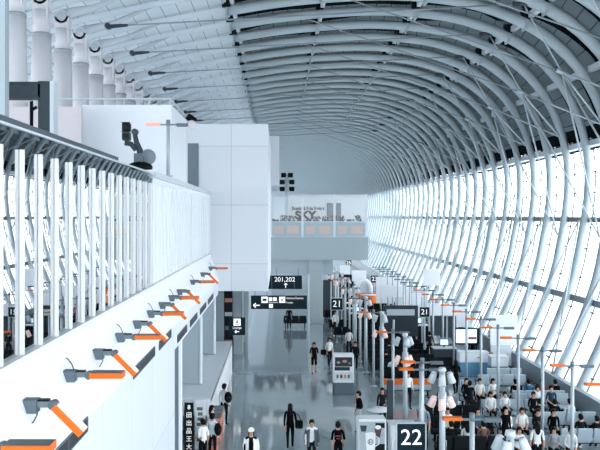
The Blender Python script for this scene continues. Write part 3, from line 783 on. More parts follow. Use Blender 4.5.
# ------------------------------------------------------------------ shop at lower left
sh = thing('shop_unit', 'white shop counter unit with sloping sides below the ledge', 'shop', (0, 31.6, 0))
b = MB(); b.box(-2.85, -2.7, 0, 14.5, 0, 1.75); b.box(-4.75, -2.7, 0, 14.5, 1.62, 1.78, 1); b.build('counter_wall', [WHITE, mat('shop_top_white', '#d5dce2', .5)], sh)
b = MB(); b.box(-4.6, -2.7, -.05, .1, 1.12, 1.79); b.build('fascia', WHITE, sh)
b = MB(); b.box(-4.7, -2.9, 2.0, 2.1, 0, 1.6); b.build('back_panel', PALE, sh)
bn = thing('shop_banner', 'narrow black banner with white lettering under the white shop fascia', 'banner', (X_(189, 30.2), 30.2, 0))
b = MB(); b.box(-.17, .17, -.02, .02, .05, 1.95); b.build('cloth', mat('banner_black', '#1c2024', .7), bn)
for i, ch in enumerate('8田出品王大'): text(ch, .23, SIGNW, bn, (0, -.026, 1.78-.3*i), name='letter')
b = MB(); b.cyl((-.17, .03, 0), (-.17, .03, 1.97), .015, n=6); b.box(-.2, .2, -.12, .12, 0, .04); b.build('stand', STEELD, bn)
rk = thing('magazine_rack', 'white rack of printed sheets beside the black shop banner', 'rack', (X_(200, 30.9), 30.9, 0))
b = MB(); b.bbox(-.2, .2, -.02, .1, 0, 1.9, .02); b.build('panel', WHITE, rk)
b = MB()
for i in range(7): b.box(-.12+.02*(i % 3), .1, -.03, -.02, .3+.2*i, .42+.2*i)
b.build('printed_sheet', BOXG, rk)
for i, (px, py, Y) in enumerate(((222, 381, 32.6), (226, 402, 31.5), (224, 424, 29.6))):
    z = 1.45
    o = thing('display_crate', 'salmon coloured display crate by the shop front, ' + nth(i) + ' from the far end', 'crate', (-2.5, Y+.6, 0), 0, 'salmon display crates by the shop front')
    b = MB(); b.bbox(-.18, .18, -.35, .35, 0, 1.0, .02); b.build('body', TERRA, o)
    b = MB(); b.box(-.2, .2, -.38, .38, .98, 1.05); b.build('top_band', BOXG, o)
    b = MB(); b.box(-.19, .19, -.36, .36, .45, .5); b.build('middle_band', BOXG, o)
# security arm on the pillar
# shelving under the box, in the far shop
for i, (px0, px1, Y, py0, py1) in enumerate(((224, 233, 52, 296, 322),)):
    o = thing('shop_shelf', 'dark shop shelving with pinkish goods beneath the big white box', 'shelf', (X_((px0+px1)/2, Y), Y, 0)); w = X_(px1, Y)-X_(px0, Y)
    b = MB(); b.box(-w/2, w/2, 0, .4, 0, 4.2); b.build('frame', DARK, o)
    for k in range(4): b = MB(); b.box(-w/2+.05, w/2-.05, -.06, 0, .7+.9*k, .95+.9*k); b.build('shelf_goods', [TERRA, BOXG, MAUVE, TERRA][k], o)
mb = MB()
mb.box(-4.8, -2.3, 57, 57.3, 0, 4.9); mb.bbox(X_(233, 52), X_(243, 52), 52, 52.5, 0, 4.92, .04); mb.bbox(X_(245, 50), X_(248.5, 50), 50.2, 50.5, 0, 4.92, .02)
struct('wall_under_box', mb, SOFFIT, 'pale grey wall and slim pillars beneath the big white box')

# ------------------------------------------------------------------ benches
def bench(n, fab, orange=False):
    o = thing('waiting_bench', '', 'bench'); W = .62
    b = MB(); b.box(-W*n/2, W*n/2, -.04, .04, .3, .38)
    for x in (-W*n/2+.15, W*n/2-.15): b.box(x-.04, x+.04, -.05, .05, 0, .32); b.box(x-.05, x+.05, -.3, .3, 0, .05)
    b.build('frame', DARK, o)
    for i in range(n):
        x = -W*n/2 + W*(i+.5)
        b = MB(); b.bbox(x-.29, x+.29, -.32, .22, .38, .46, .03); b.build('seat', fab, o)
        M = Matrix.Translation((x, .24, .46)) @ Matrix.Rotation(-.16, 4, 'X')
        b = MB(); b.bbox(-.29, .29, -.04, .05, 0, .5, .03, 0, M); bk = b.build('backrest', fab, o)
        if orange: b = MB(); b.bbox(-.295, .295, -.045, .055, .22, .5, .02, 0, M); b.build('headrest_cover', ORANGE, bk)
    for i in range(n+1):
        x = -W*n/2 + W*i; b = MB(); b.bbox(x-.025, x+.025, -.28, .16, .6, .64, .01); b.box(x-.015, x+.015, -.0, .04, .38, .62); b.build('armrest', DARK, o)
    return o
BP = {}
def put_bench(kind, n, x, y, away, label, group):
    key = (kind, n); rz = PI if away else 0.0
    if key not in BP:
        o = bench(n, FABRICD if kind == 'dark' else FABRIC, kind == 'orange'); o.location = (x, y, 0); o.rotation_euler = (0, 0, rz); o['label'] = label; o['group'] = group; BP[key] = o; return o
    return dup(BP[key], (x, y, 0), rz, label, group)
# bench faces -Y (towards the camera) when away is False
rowsY = [(29.0, 9.6, 4, False), (30.6, 11.9, 4, True), (31.7, 9.9, 4, False), (33.2, 11.8, 4, True), (34.8, 10.1, 4, False), (36.0, 11.9, 4, False), (37.2, 12.0, 4, True), (37.6, 9.4, 3, False), (40.9, 9.9+1.4, 4, True), (42.6, 11.9, 3, True)]
for i, (y, x, n, aw) in enumerate(rowsY):
    if x + .62*n/2 > 13.2: x = 13.2 - .62*n/2
    put_bench('pale', n, x, y, aw, 'pale blue waiting bench by the windows, ' + nth(i) + ' row from the camera', 'pale benches by the windows')
for i, (x, y) in enumerate(((7.0, 29.6), (7.3, 31.9), (7.2, 34.4))):
    put_bench('dark', 4, x, y, i != 1, 'dark waiting bench in the middle block, ' + nth(i) + ' row from the camera', 'dark benches in the middle block')
for i, (x, y) in enumerate(((6.3, 39.8),)):
    put_bench('orange', 4, x, y, True, 'pale bench row topped by orange headrest covers near gate 22', 'orange topped bench')
for i, (x, y) in enumerate(((7.25, 43.0), (7.1, 45.4), (7.2, 46.95), (7.2, 48.5), (7.3, 51.0), (7.3, 52.5), (7.3, 54.0), (7.2, 55.75), (7.4, 57.5), (7.4, 59.2), (7.6, 61.0), (8.3, 65.0), (8.5, 69), (8.7, 74))):
    put_bench('dark', 6 if i < 11 else 4, x, y, True, 'dark waiting bench beyond the orange row, ' + nth(i) + ' row behind it', 'dark benches beyond the orange row')
for i, (x, y) in enumerate(((9.2, 84), (11.7, 86), (10.2, 92))):
    put_bench('orange', 4, x, y, True, 'far bench with orange headrest covers beyond gate 21, ' + nth(i) + ' from the camera', 'far orange benches')
for i, (x, y) in enumerate(((1.3, 64.8), (4.8, 62.5), (4.9, 58.5))):
    put_bench('dark', 3, x, y, True, 'dark bench beside the bridge column, ' + nth(i) + ' counted from the column', 'dark benches beside the bridge column')

# ------------------------------------------------------------------ gate counters, monitors, partitions
def counter(name, label, x, y, w, h, mats, d=.7):
    o = thing(name, label, 'counter', (x, y, 0))
    b = MB(); b.bbox(-w/2, w/2, -d/2, d/2, 0, h*.6, .03); b.build('body', mats[1], o)
    b = MB(); b.bbox(-w/2-.02, w/2+.02, -d/2-.03, d/2, h*.6, h, .02); b.build('front_band', mats[0], o)
    b = MB(); b.bbox(-w/2-.05, w/2+.05, -d/2-.08, d/2+.05, h, h+.05, .015); b.build('worktop', PALE, o)
    return o
g1 = counter('gate_counter', 'blue gate counter with a white front band under the two monitors', 10.95, 45.3, 1.6, 1.3, (WHITE, BLUE))
text('~', .5, DARK, g1, (.3, -.39, 1.05), name='emblem')
mnt = thing('flight_monitor', 'wide two-panel monitor above the blue gate counter', 'monitor', (10.95, 46.4, 0))
b = MB(); b.box(-.04, .04, .02, .1, 0, 2.0); b.build('stand', BEAMD, mnt)
b = MB(); b.bbox(-.75, .75, -.06, .06, 1.55, 2.5, .03); bz = b.build('bezel', DARK, mnt)
b = MB(); b.box(-.7, -.05, -.066, -.06, 1.65, 2.43); b.box(.0, .5, -.066, -.06, 1.65, 2.43); b.build('screen', SCREEN, bz)
b = MB(); b.box(.02, .48, -.07, -.066, 1.85, 2.0); b.build('screen_stripe', mat('red_stripe', '#8d4a52', .4), bz)
pw = thing('white_partition', 'large white partition panel standing against the windows', 'partition', (13.0, 46.5, 0))
b = MB(); b.box(-.72, .85, -.05, .05, 1.5, 3.25); b.build('panel', WHITE, pw); b = MB(); b.box(-.7, .5, -.04, .04, 0, 1.5); b.build('lower_panel', PALE, pw)
b = MB(); b.box(-.68, -.6, -.07, -.05, 0.9, 1.1); b.build('label_plate', ORANGE, pw)
gc = counter('gate_podium', 'grey gate podium below the white partition', 12.1, 44.2, .9, 1.25, (PALE, STEELD))
fa = thing('gate_fascia', 'long white fascia board over the dark gate screens', 'fascia', (X_(447, 53.4), 53.4, 0))
wf = X_(467, 52)-X_(428, 52)
b = MB(); b.box(-wf/2, wf/2, -.08, .08, Z_(318, 52), Z_(306, 52)); b.build('board', WHITE, fa)
for x in (-wf/2+.1, 0, wf/2-.1): b = MB(); b.box(x-.05, x+.05, 0, .1, 0, Z_(318, 52)); b.build('post', POSTG, fa)
b = MB(); b.box(-wf/2+.05, wf/2-.05, .1, .16, 1.0, Z_(319, 52)); b.build('dark_screen', BEAMD, fa)
wc = thing('boarding_desk', 'white boarding desk beside the coffee poster stand', 'desk', (X_(402, 30.5), 30.5, 0))
b = MB(); b.bbox(-.5, .45, -.3, .3, 0, 1.1, .03); b.build('body', WHITE, wc); b = MB(); b.bbox(-.55, .5, -.36, .34, 1.1, 1.15, .01); b.build('worktop', PALE, wc)
wc2 = thing('boarding_desk', 'low pale desk just right of the gate 22 sign', 'desk', (X_(434, 25.8), 25.8, 0))
b = MB(); b.bbox(-.3, .45, -.3, .3, 0, 1.05, .03); b.build('body', PALE, wc2); b = MB(); b.bbox(-.33, .48, -.34, .34, 1.05, 1.1, .01); b.build('worktop', WHITE, wc2)
hr = thing('handrail', 'curved steel handrail between poster stand and white boarding desk', 'railing', (X_(392, 29), 29, 0))
for k in range(3):
    b = MB(); b.tube([(0, 0, .0), (0, 0, .7+.15*k), (.12, .15, .95+.12*k), (.3, .3, .75+.1*k), (.32, .32, 0)], .03, 8); b.build('rail', ALU, hr)
rt = thing('round_table', 'small round white table in front of the couple', 'table', (4.1, 33.05, 0))
b = MB(); b.lathe([(0, .98), (.5, .98), (.52, 1.0), (.5, 1.03), (0, 1.03)], 24); b.build('table_top', WHITE, rt); b = MB(); b.cyl((0, 0, .03), (0, 0, .98), .04, n=10); b.lathe([(0, 0), (.3, 0), (.28, .03), (.04, .05)], 18); b.build('stem', STEELD, rt)
sr = [(335.5, 350, 92, 284, 292, TERRA), (352, 361, 100, 279, 292, DARK)]
# dark gate back walls among the far gates
for i, (px0, px1, Y, py0, h) in enumerate(((322, 333, 70, 336, 3.4), (328, 352, 82, 285, 3.0), (352, 366, 100, 280, 2.2), (383, 418, 56.4, 318, 2.7), (395, 428, 70, 300, 2.6), (440, 458, 56, 318, 2.4), (376, 400, 76, 262, 3.2), (402, 424, 66, 283, 2.6))):
    w = X_(px1, Y)-X_(px0, Y)
    o = thing('gate_screen', 'gate screen wall between benches and posts, ' + nth(i) + ' of the row past the white fascia', 'screen', (X_((px0+px1)/2, Y), Y, 0), 0, 'gate screen walls')
    m = [BEAMD, DARK, WHITE, BEAMD, PALE, BEAMD, WHITE, WHITE][i]
    b = MB(); b.bbox(-w/2, w/2, -.06, .06, .5, h, .02); b.build('panel', m, o)
    for x in (-w/2+.1, w/2-.1): b = MB(); b.box(x-.04, x+.04, -.05, .05, 0, h+.03); b.build('post', POSTG, o)
    if i in (1, 3, 5): b = MB(); b.box(-w*.4, w*.4, -.075, -.06, h*.74, h*.9); b.build('lit_strip', PALE if i != 1 else TERRA, o)
for i, (px0, px1, Y) in enumerate(((376, 381, 83), (382, 386.5, 84.5), (387, 392, 82.4), (393, 399, 83.6))):
    x0, x1 = X_(px0, Y), X_(px1, Y)
    o = thing('orange_partition', 'upright orange partition panel far off, ' + nth(i) + ' from the white arched kiosk', 'partition', ((x0+x1)/2, Y, 0), 0, 'far orange partition panels')
    b = MB(); b.bbox((x0-x1)/2, (x1-x0)/2, -.04, .04, .5, 1.55 + .12*(i % 2), .03); b.build('panel', ORANGE, o)
    for x in ((x0-x1)/2+.06, (x1-x0)/2-.06): b = MB(); b.box(x-.03, x+.03, -.2, .2, 0, .06); b.box(x-.025, x+.025, -.025, .025, .05, .52); b.build('leg', DARK, o)
for i, (px0, px1, Y, z0, z1) in enumerate(((380, 409, 68, 2.1, 3.1), (423, 440, 62, 3.6, 4.9), (340, 350, 88, 2.6, 3.6), (456, 470, 49, 2.2, 3.0))):
    x0, x1 = X_(px0, Y), X_(px1, Y)
    o = thing('notice_board', 'white notice board on two posts among the far gates, ' + nth(i) + ' of four', 'board', ((x0+x1)/2, Y, 0), 0, 'white notice boards among the gates')
    o['label'] = ['wide white notice board above the far dark benches', 'large white notice board nearest the windows behind the fascia board', 'small white notice board far off beside the bridge column', 'white notice board beside the wide monitor'][i]
    b = MB(); b.bbox((x0-x1)/2, (x1-x0)/2, -.05, .05, z0, z1, .02); b.build('board', WHITE, o)
    for x in ((x0-x1)/2+.1, (x1-x0)/2-.1): b = MB(); b.cyl((x, .08, 0), (x, .08, z1), .04, n=8); b.build('post', POSTG, o)
for i, (x, y) in enumerate(((4.2, 68.8), (4.4, 72.4), (4.6, 76), (4.8, 80), (5.2, 84), (5.6, 88))):
    put_bench('dark', 3, x, y, True, 'dark bench in the file along the aisle past the column, ' + nth(i) + ' from the column', 'dark benches along the far aisle')
for i, (x, y) in enumerate(((7.4, 78), (7.8, 94), (8.0, 99), (11.6, 58.4), (11.6, 69.0), (11.8, 72.0), (12.0, 75.2))):
    put_bench('dark', 4, x, y, True, 'dark bench in the far seating beyond the notice boards, ' + nth(i) + ' in the block', 'dark benches in the far seating')
for i, (x, y, c) in enumerate(((6.3, 64.0, DARK), (6.4, 67.4, BEAMD), (9.95, 57.1, DARK), (6.6, 71.6, DARK), (9.75, 47.3, BEAMD))):
    o = counter('gate_podium', ['dark gate podium left of the far benches', 'grey gate podium behind the dark one in the far gates', 'dark gate podium behind the white fascia board', 'dark gate podium below the wide white notice board', 'dark grey gate podium left of the wide monitor'][i], x, y, 1.3, 1.2, (c, DARK)); o['group'] = 'gate podiums'
    b = MB(); b.bbox(-.25, .25, -.05, .05, 1.35, 1.75, .02); b.box(-.04, .04, -.02, .02, 1.2, 1.4); mo = b.build('screen_housing', BLACK, o); b = MB(); b.box(-.22, .22, -.056, -.05, 1.39, 1.71); b.build('screen', SCREEN, mo)
# white arched canopy far off
ar = thing('arched_kiosk', 'far white arched kiosk beside the orange benches', 'kiosk', (X_(364, 87.5), 87.5, 0))
b = MB(); pts = [(.75*math.cos(a), 0, 1.0+.95*math.sin(a)) for a in [PI*i/14 for i in range(15)]]
b.tube([(.75, 0, 0)] + pts + [(-.75, 0, 0)], .22, 8); b.build('arch', WHITE, ar)
b = MB(); b.box(-.65, .65, .1, .2, 0, 1.5); b.build('back_panel', PALE, ar)
odk = thing('orange_desk', 'far rounded orange information desk under the white arch', 'desk', (X_(368, 79.5), 79.5, 0))
b = MB(); b.lathe([(0, 0), (.75, 0), (.8, .6), (.8, 1.1), (.7, 1.15), (0, 1.15)], 20); b.build('body', ORANGE, odk); b = MB(); b.lathe([(.0, 1.15), (.85, 1.15), (.85, 1.2), (0, 1.2)], 20); b.build('top', PALE, odk)

# ------------------------------------------------------------------ people
def body_mesh(name, J, E, mats):
    """J: joint name -> (x,y,z,rx,ry); E: (a, b, material index); grown with a Skin modifier into one continuous surface"""
    names = list(J); ix = {n: i for i, n in enumerate(names)}
    me = bpy.data.meshes.new(name + '_skeleton')
    me.from_pydata([J[n][:3] for n in names], [(ix[a], ix[b]) for a, b, _ in E], [])
    o = bpy.data.objects.new(name + '_skeleton', me); C.objects.link(o)
    o.modifiers.new('skin', 'SKIN'); sv = me.skin_vertices[0].data
    for n in names:
        sv[ix[n]].radius = (J[n][3], J[n][4]); sv[ix[n]].use_root = (n == 'pelvis')
    s = o.modifiers.new('sub', 'SUBSURF'); s.levels = s.render_levels = 1
    dg = bpy.context.evaluated_depsgraph_get(); dg.update()
    out = bpy.data.meshes.new_from_object(o.evaluated_get(dg))
    bpy.data.objects.remove(o); out.name = name
    out.materials.clear()
    for m in mats: out.materials.append(m)
    segs = [(Vector(J[a][:3]), Vector(J[b][:3]), m) for a, b, m in E]
    for p in out.polygons:
        best, bm = 1e9, 0
        for a, b, m in segs:
            ab = b-a; t = max(0, min(1, (p.center-a).dot(ab)/max(ab.length_squared, 1e-9))); d = (a+ab*t-p.center).length
            if d < best: best, bm = d, m
        p.material_index = bm; p.use_smooth = True
    return out
# material slots: 0 skin, 1 top, 2 bottom, 3 shoes, 4 sleeve-or-skin forearm, 5 shin (skin for shorts)
def skeleton(pose):
    J, E = {}, []
    sit = pose in ('sit', 'sit_phone')
    hz = .57 if sit else .93
    lean = -.05 if sit else 0
    J['pelvis'] = (0, 0, hz+.04, .15, .115); J['waist'] = (0, lean*.4+.01, hz+.2, .125, .1); J['chest'] = (0, lean, hz+.4, .155, .11); J['collar'] = (0, lean, hz+.52, .1, .075)
    J['neck'] = (0, lean-.01, hz+.58, .05, .05); J['jaw'] = (0, lean-.035, hz+.645, .062, .07); J['skull'] = (0, lean-.015, hz+.74, .075, .092); J['crown'] = (0, lean-.01, hz+.80, .045, .05)
    J['nose'] = (0, lean-.115, hz+.69, .012, .014)
    E += [('pelvis', 'waist', 1), ('waist', 'chest', 1), ('chest', 'collar', 1), ('collar', 'neck', 0), ('neck', 'jaw', 0), ('jaw', 'skull', 0), ('skull', 'crown', 0), ('jaw', 'nose', 0)]
    for s, n in ((-1, 'l'), (1, 'r')):
        J['sh'+n] = (.175*s, lean, hz+.48, .058, .058)
        if pose == 'walk': sw = .12*s; el, wr = (.225*s, .05+sw*.3, hz+.2), (.22*s, -.06+sw, hz-.03)
        elif pose == 'stand': el, wr = (.225*s, .04, hz+.19), (.24*s, -.03, hz-.05)
        elif pose == 'carry': el, wr = ((.23*s, .06, hz+.2), (.16*s, -.2, hz+.16)) if s > 0 else ((.225*s, .04, hz+.19), (.24*s, -.03, hz-.05))
        elif pose == 'sit': el, wr = (.22*s, -.04, hz+.2), (.12*s, -.27, hz+.12)
        else: el, wr = (.2*s, -.08, hz+.2), (.06*s, -.28, hz+.3)
        J['el'+n] = (*el, .042, .042); J['wr'+n] = (*wr, .028, .026)
        d = (Vector(wr)-Vector(el)).normalized()
        pa = Vector(wr)+d*.07; J['pa'+n] = (*pa, .036, .02)
        E += [('collar', 'sh'+n, 1), ('sh'+n, 'el'+n, 1), ('el'+n, 'wr'+n, 4), ('wr'+n, 'pa'+n, 0)]
        side = Vector((0, 1, 0)) if abs(d.z) > .6 else Vector((1, 0, 0))
        for q, ln in ((-1.5, .05), (-.5, .07), (.5, .075), (1.5, .062)):
            b = pa + side*(q*.016) + d*.03; e = b + d*ln + Vector((-.012*s, -.012, -.0))
            J[f'fb{n}{q}'] = (*b, .009, .009); J[f'fe{n}{q}'] = (*e, .007, .007); E += [('pa'+n, f'fb{n}{q}', 0), (f'fb{n}{q}', f'fe{n}{q}', 0)]
        tb_ = Vector(wr)+d*.04+side*(-.04 if abs(d.z) > .6 else -.035*s); J['th'+n] = (*tb_, .01, .01); J['te'+n] = (*(tb_+d*.04), .008, .008); E += [('wr'+n, 'th'+n, 0), ('th'+n, 'te'+n, 0)]
        J['hp'+n] = (.09*s, 0, hz-.02, .095, .1)
        if sit: kn, an = (.11*s, -.44, .545), (.11*s, -.42, .1)
        elif pose == 'walk': kn, an = (.095*s, -.1 if s < 0 else .02, .5), (.09*s, -.16 if s < 0 else .26, .09 if s < 0 else .13)
        else: kn, an = (.1*s, -.015, .5), (.11*s, .03, .09)
        J['kn'+n] = (*kn, .06, .062); J['an'+n] = (*an, .038, .042); J['to'+n] = (an[0]*1.1, an[1]-.15, max(.035, an[2]-.055), .04, .033)
        cf = tuple((kn[i]*.6+an[i]*.4) for i in range(3)); J['cf'+n] = (cf[0], cf[1]+.02, cf[2], .053, .055)
        E += [('pelvis', 'hp'+n, 2), ('hp'+n, 'kn'+n, 2), ('kn'+n, 'cf'+n, 5), ('cf'+n, 'an'+n, 5), ('an'+n, 'to'+n, 3)]
    return J, E, hz, lean
BODY = {}
for ps in ('walk', 'stand', 'carry', 'sit', 'sit_phone'):
    J, E, hz, lean = skeleton(ps)
    BODY[ps] = (body_mesh('person_' + ps, J, E, [SKIN]*6), hz, lean)
def hair_mesh(style, hz, lean):
    b = MB(); c = (0, lean-.005, hz+.742)
    b.ell(c, (.098, .115, .1), 14, 6, 0, 0, .5)
    b.ell((0, lean+.03, hz+.715), (.1, .09, .12), 14, 8)
    if style == 'long': b.ell((0, lean+.075, hz+.58), (.105, .06, .22), 12, 8)
    if style == 'bun': b.ell((0, lean+.1, hz+.82), (.05, .05, .05), 10, 6)
    return b
HM = {}
def person(label, pose, x, y, rz, top, bottom, hair='short', shorts=False, sleeves=True, scale=1.0, z=0.0, group=None, cap=None, face=False):
    me, hz, lean = BODY[pose]
    T, B = cloth(top), cloth(bottom)
    o = bpy.data.objects.new('person', me); C.objects.link(o)
    o.location = (x, y, z); o.rotation_euler = (0, 0, rz); o.scale = (scale,)*3
    for i, m in enumerate((SKIN, T, B, SHOE, T if sleeves else SKIN, SKIN if shorts else B)):
        o.material_slots[i].link = 'OBJECT'; o.material_slots[i].material = m
    tag(o, label, 'person', group)
    key = (hair, hz, lean)
    if key not in HM: HM[key] = hair_mesh(hair, hz, lean).mesh('hair', HAIR)
    h = bpy.data.objects.new('hair', HM[key]); C.objects.link(h); h.parent = o
    if cap:
        b = MB(); b.ell((0, lean-.01, hz+.75), (.108, .125, .11), 14, 6, 0, 0, .5); b.box(-.08, .08, lean-.2, lean-.08, hz+.755, hz+.77); b.build('cap', cloth(cap), o)
    if face:
        b = MB()
        for s in (-1, 1): b.ell((.032*s, lean-.1, hz+.715), (.014, .012, .008)); b.box(.018*s-.014+.014*s, .018*s+.014+.014*s, lean-.106, lean-.096, hz+.733, hz+.739)
        b.box(-.022, .022, lean-.108, lean-.095, hz+.638, hz+.646); b.build('facial_features', HAIR, o)
    return o
def skirt(o, col, hz, L, top=.17, bot=.24):
    b = MB(); b.lathe([(top*.8, hz+.12), (top, hz-.02), (bot, hz-L), (bot*.96, hz-L+.01), (top*.9, hz-.05)], 18); b.build('skirt', cloth(col), o)
def coat(o, col, hz, L=.35):
    b = MB(); n = 20; rows = [(.165, hz+.5), (.2, hz+.35), (.2, hz+.15), (.23, hz-.05), (.26, hz-L)]
    vs = []
    for r, z in rows:
        for j in range(n+1):
            a = -PI/2 + .42 + (2*PI-.84)*j/n; vs.append((r*math.cos(a), r*.72*math.sin(a)+.015, z))
    b._add(vs, [(i*(n+1)+j, i*(n+1)+j+1, (i+1)*(n+1)+j+1, (i+1)*(n+1)+j) for i in range(len(rows)-1) for j in range(n)], 0, True)
    for sx in (-1, 1): b.tube([(.17*sx, 0, hz+.47), (.226*sx, .05, hz+.2), (.225*sx, -.06, hz+.02)], [.075, .062, .05], 8)
    b.build('coat', cloth(col), o)

# standing people on the concourse
p = person('woman with long dark hair in black walking away along the aisle', 'walk', .43, 30.9, PI, '#15181c', '#14171b', 'long')
bg = thing('shoulder_bag', 'black bag at the hip of the woman in black', 'bag', (.43+.32, 30.75, .98))
b = MB(); b.bbox(-.13, .17, -.1, .1, -.14, .16, .05); b.build('body', cloth('#181c20'), bg); b = MB(); b.tube([(-.08, 0, .14), (-.12, 0, .32), (-.16, .0, .45), (.0, .0, .38), (.1, 0, .14)], .014, 6); b.build('strap', cloth('#181c20'), bg)
p = person('person in white tee and open grey cardigan walking toward the camera', 'walk', 1.17, 28.5, 0, '#e9ecee', '#2d343b', 'short', face=True)
coat(p, '#53606a', .93, .12)
p = person('person in black tee with reddish print walking away', 'walk', 2.08, 28.2, PI, '#17181d', '#1c1f26', 'bun', sleeves=False)
b = MB(); b.box(-.1, .1, .118, .128, 1.25, 1.3); b.box(-.07, .07, .118, .128, 1.17, 1.2); b.build('shirt_print', cloth('#7d4a4c'), p)
p = person('woman in white cap and long white coat over black top', 'walk', -.95, 27.3, 0, '#1b1e22', '#23282e', 'long', cap='#f3f5f6', face=True)
coat(p, '#eceff1', .93, .42)
p = person('man in black tee and black shorts walking toward the camera', 'walk', 2.0, 45.6, 0, '#16191d', '#191c21', 'short', shorts=True, sleeves=False, face=True, scale=1.03)
p = person('person in white tee and black trousers near the menu stand', 'walk', 3.0, 47.7, .3, '#dde2e5', '#1b1f24', 'short', sleeves=False, face=True)
bg = thing('duffel_bag', 'black bag at the side of the person in white tee', 'bag', (2.68, 47.6, .9))
b = MB(); b.bbox(-.2, .16, -.16, .16, -.14, .14, .06); b.build('body', cloth('#1a1d21'), bg); b = MB(); b.tube([(-.1, 0, .13), (-.02, 0, .35), (.12, 0, .5), (.1, 0, .13)], .014, 6); b.build('strap', cloth('#1a1d21'), bg)
p = person('distant dark figure standing behind the long direction sign', 'stand', .8, 63.5, PI, '#20262b', '#1d2227', 'short', scale=1.04)
p = person('person in pale top and dark trousers with backpack by the shop', 'stand', -2.35, 34.4, PI*.85, '#c3ccd2', '#1e2329', 'short', scale=1.02)
bp = thing('backpack', 'black backpack on the person by the shop front', 'bag', (-2.17, 34.2, 1.25))
b = MB(); b.ell((0, 0, 0), (.17, .13, .25)); b.build('body', BLACK, bp); b = MB(); b.ell((.02, -.1, -.06), (.12, .07, .13)); b.build('pocket', DARK, bp)
p = person('man in white shirt nearest the camera at the shop front', 'carry', -2.72, 28.6, -PI*.75, '#eef0f1', '#1d2a33', 'short', sleeves=False)
p = person('man in pale blue shirt standing just behind the white-shirted man', 'stand', -2.45, 29.4, PI*.9, '#cfe0e6', '#20262c', 'short', sleeves=True)
bp = thing('backpack', 'black backpack on the man in the pale blue shirt', 'bag', (-2.23, 29.25, 1.2))
b = MB(); b.ell((0, 0, 0), (.14, .12, .24)); b.build('body', BLACK, bp); b = MB(); b.ell((.03, -.08, -.06), (.1, .07, .12)); b.build('pocket', DARK, bp)
p = person('woman with long black hair in white top bending by the salmon crates', 'carry', -2.6, 31.0, PI*.6, '#e8ebed', '#39434b', 'long', scale=.95)
p = person('person in black jacket and pale jeans at the round table', 'carry', 3.3, 33.1, -1.2, '#16191d', '#a9b6be', 'short')
p = person('dark-haired woman in black and white top at the round table', 'carry', 4.4, 34.0, -.3, '#3a4046', '#20252b', 'long', face=True, scale=.97)
for i, (px, Y) in enumerate(((341, 70), (352, 80), (360, 73), (391, 66), (408, 76))):
    person('distant person in dark clothes between the gates, ' + nth(i) + ' from the aisle', 'stand', X_(px, Y), Y, random.choice((0, PI, .7)), ['#3a444c', '#d4dadf', '#1c2126', '#a04f45', '#e6eaec'][i], '#22282e', 'short', group='distant people between the gates')

# seated people on the window benches: (row index, place along the bench, top, bottom, hair, pose, label)
def bench_xy(i, s):
    y, x, n, aw = rowsY[i]
    if x + .62*n/2 > 13.2: x = 13.2 - .62*n/2
    return x - .62*n/2 + .62*(s+.5), y, aw
sit = [
 (0, 0, '#e8ebee', '#1d2228', 'short', 'sit', 'seated person in white top on the front bench, nearest the aisle'),
 (0, 1, '#23282e', '#1a1f25', 'long', 'sit_phone', 'seated woman in dark dress looking at a phone on the front bench'),
 (0, 3, '#dfe4e8', '#2a3138', 'short', 'sit', 'seated person in pale shirt at the window end of the front bench'),
 (1, 1, '#2b3239', '#22282e', 'short', 'sit', 'seated person in charcoal top seen from behind on the second bench'),
 (1, 3, '#eceff1', '#20262c', 'long', 'sit', 'seated long-haired person in white seen from behind on the second bench'),
 (2, 0, '#f0f2f4', '#262d34', 'short', 'sit', 'seated person in bright white shirt on the third bench, aisle end'),
 (2, 2, '#30383f', '#1c2127', 'short', 'sit_phone', 'seated man in dark shirt reading a phone on the third bench'),
 (2, 3, '#15191d', '#1a1e23', 'short', 'sit', 'seated man in black crossing hands at the end of the third bench'),
 (3, 0, '#20262c', '#1c2127', 'short', 'sit', 'seated person in black seen from behind on the fourth bench'),
 (3, 2, '#c8d2d9', '#2a3138', 'short', 'sit', 'seated person in pale grey seen from behind on the fourth bench'),
 (4, 0, '#e7ebee', '#1f252b', 'long', 'sit', 'seated woman in white blouse on the fifth bench, aisle end'),
 (4, 1, '#dde3e7', '#2b333a', 'short', 'sit_phone', 'seated person in white holding a phone on the fifth bench'),
 (4, 3, '#2a3037', '#1d2329', 'short', 'sit', 'seated person in dark shirt on the fifth bench, window end'),
 (5, 1, '#d8dfe4', '#232a30', 'short', 'sit', 'seated person in pale tee on the sixth bench beside the window girder'),
 (5, 2, '#2d4a5e', '#20262c', 'short', 'sit', 'seated person in navy top on the sixth bench beside the window girder'),
 (6, 1, '#2f5f80', '#242b32', 'short', 'sit', 'seated person in blue shirt seen from behind near the window girder'),
 (6, 2, '#7d5550', '#242b32', 'long', 'sit', 'seated person in maroon top seen from behind near the window girder'),
 (7, 1, '#eef1f3', '#1c2228', 'short', 'sit', 'seated person in white tee on the short bench, aisle side'),
 (7, 2, '#e3e8eb', '#20262c', 'long', 'sit_phone', 'seated woman in white top on the short bench looking at a phone'),
]
for i, s, t, bt, hr_, ps, lab in sit:
    x, y, aw = bench_xy(i, s)
    person(lab, ps, x, y + (.08 if aw else -.08), PI if aw else 0, t, bt, hr_, sleeves=(i % 2 == 0), group='people on the window benches', scale=1.0, face=not aw and i < 5)
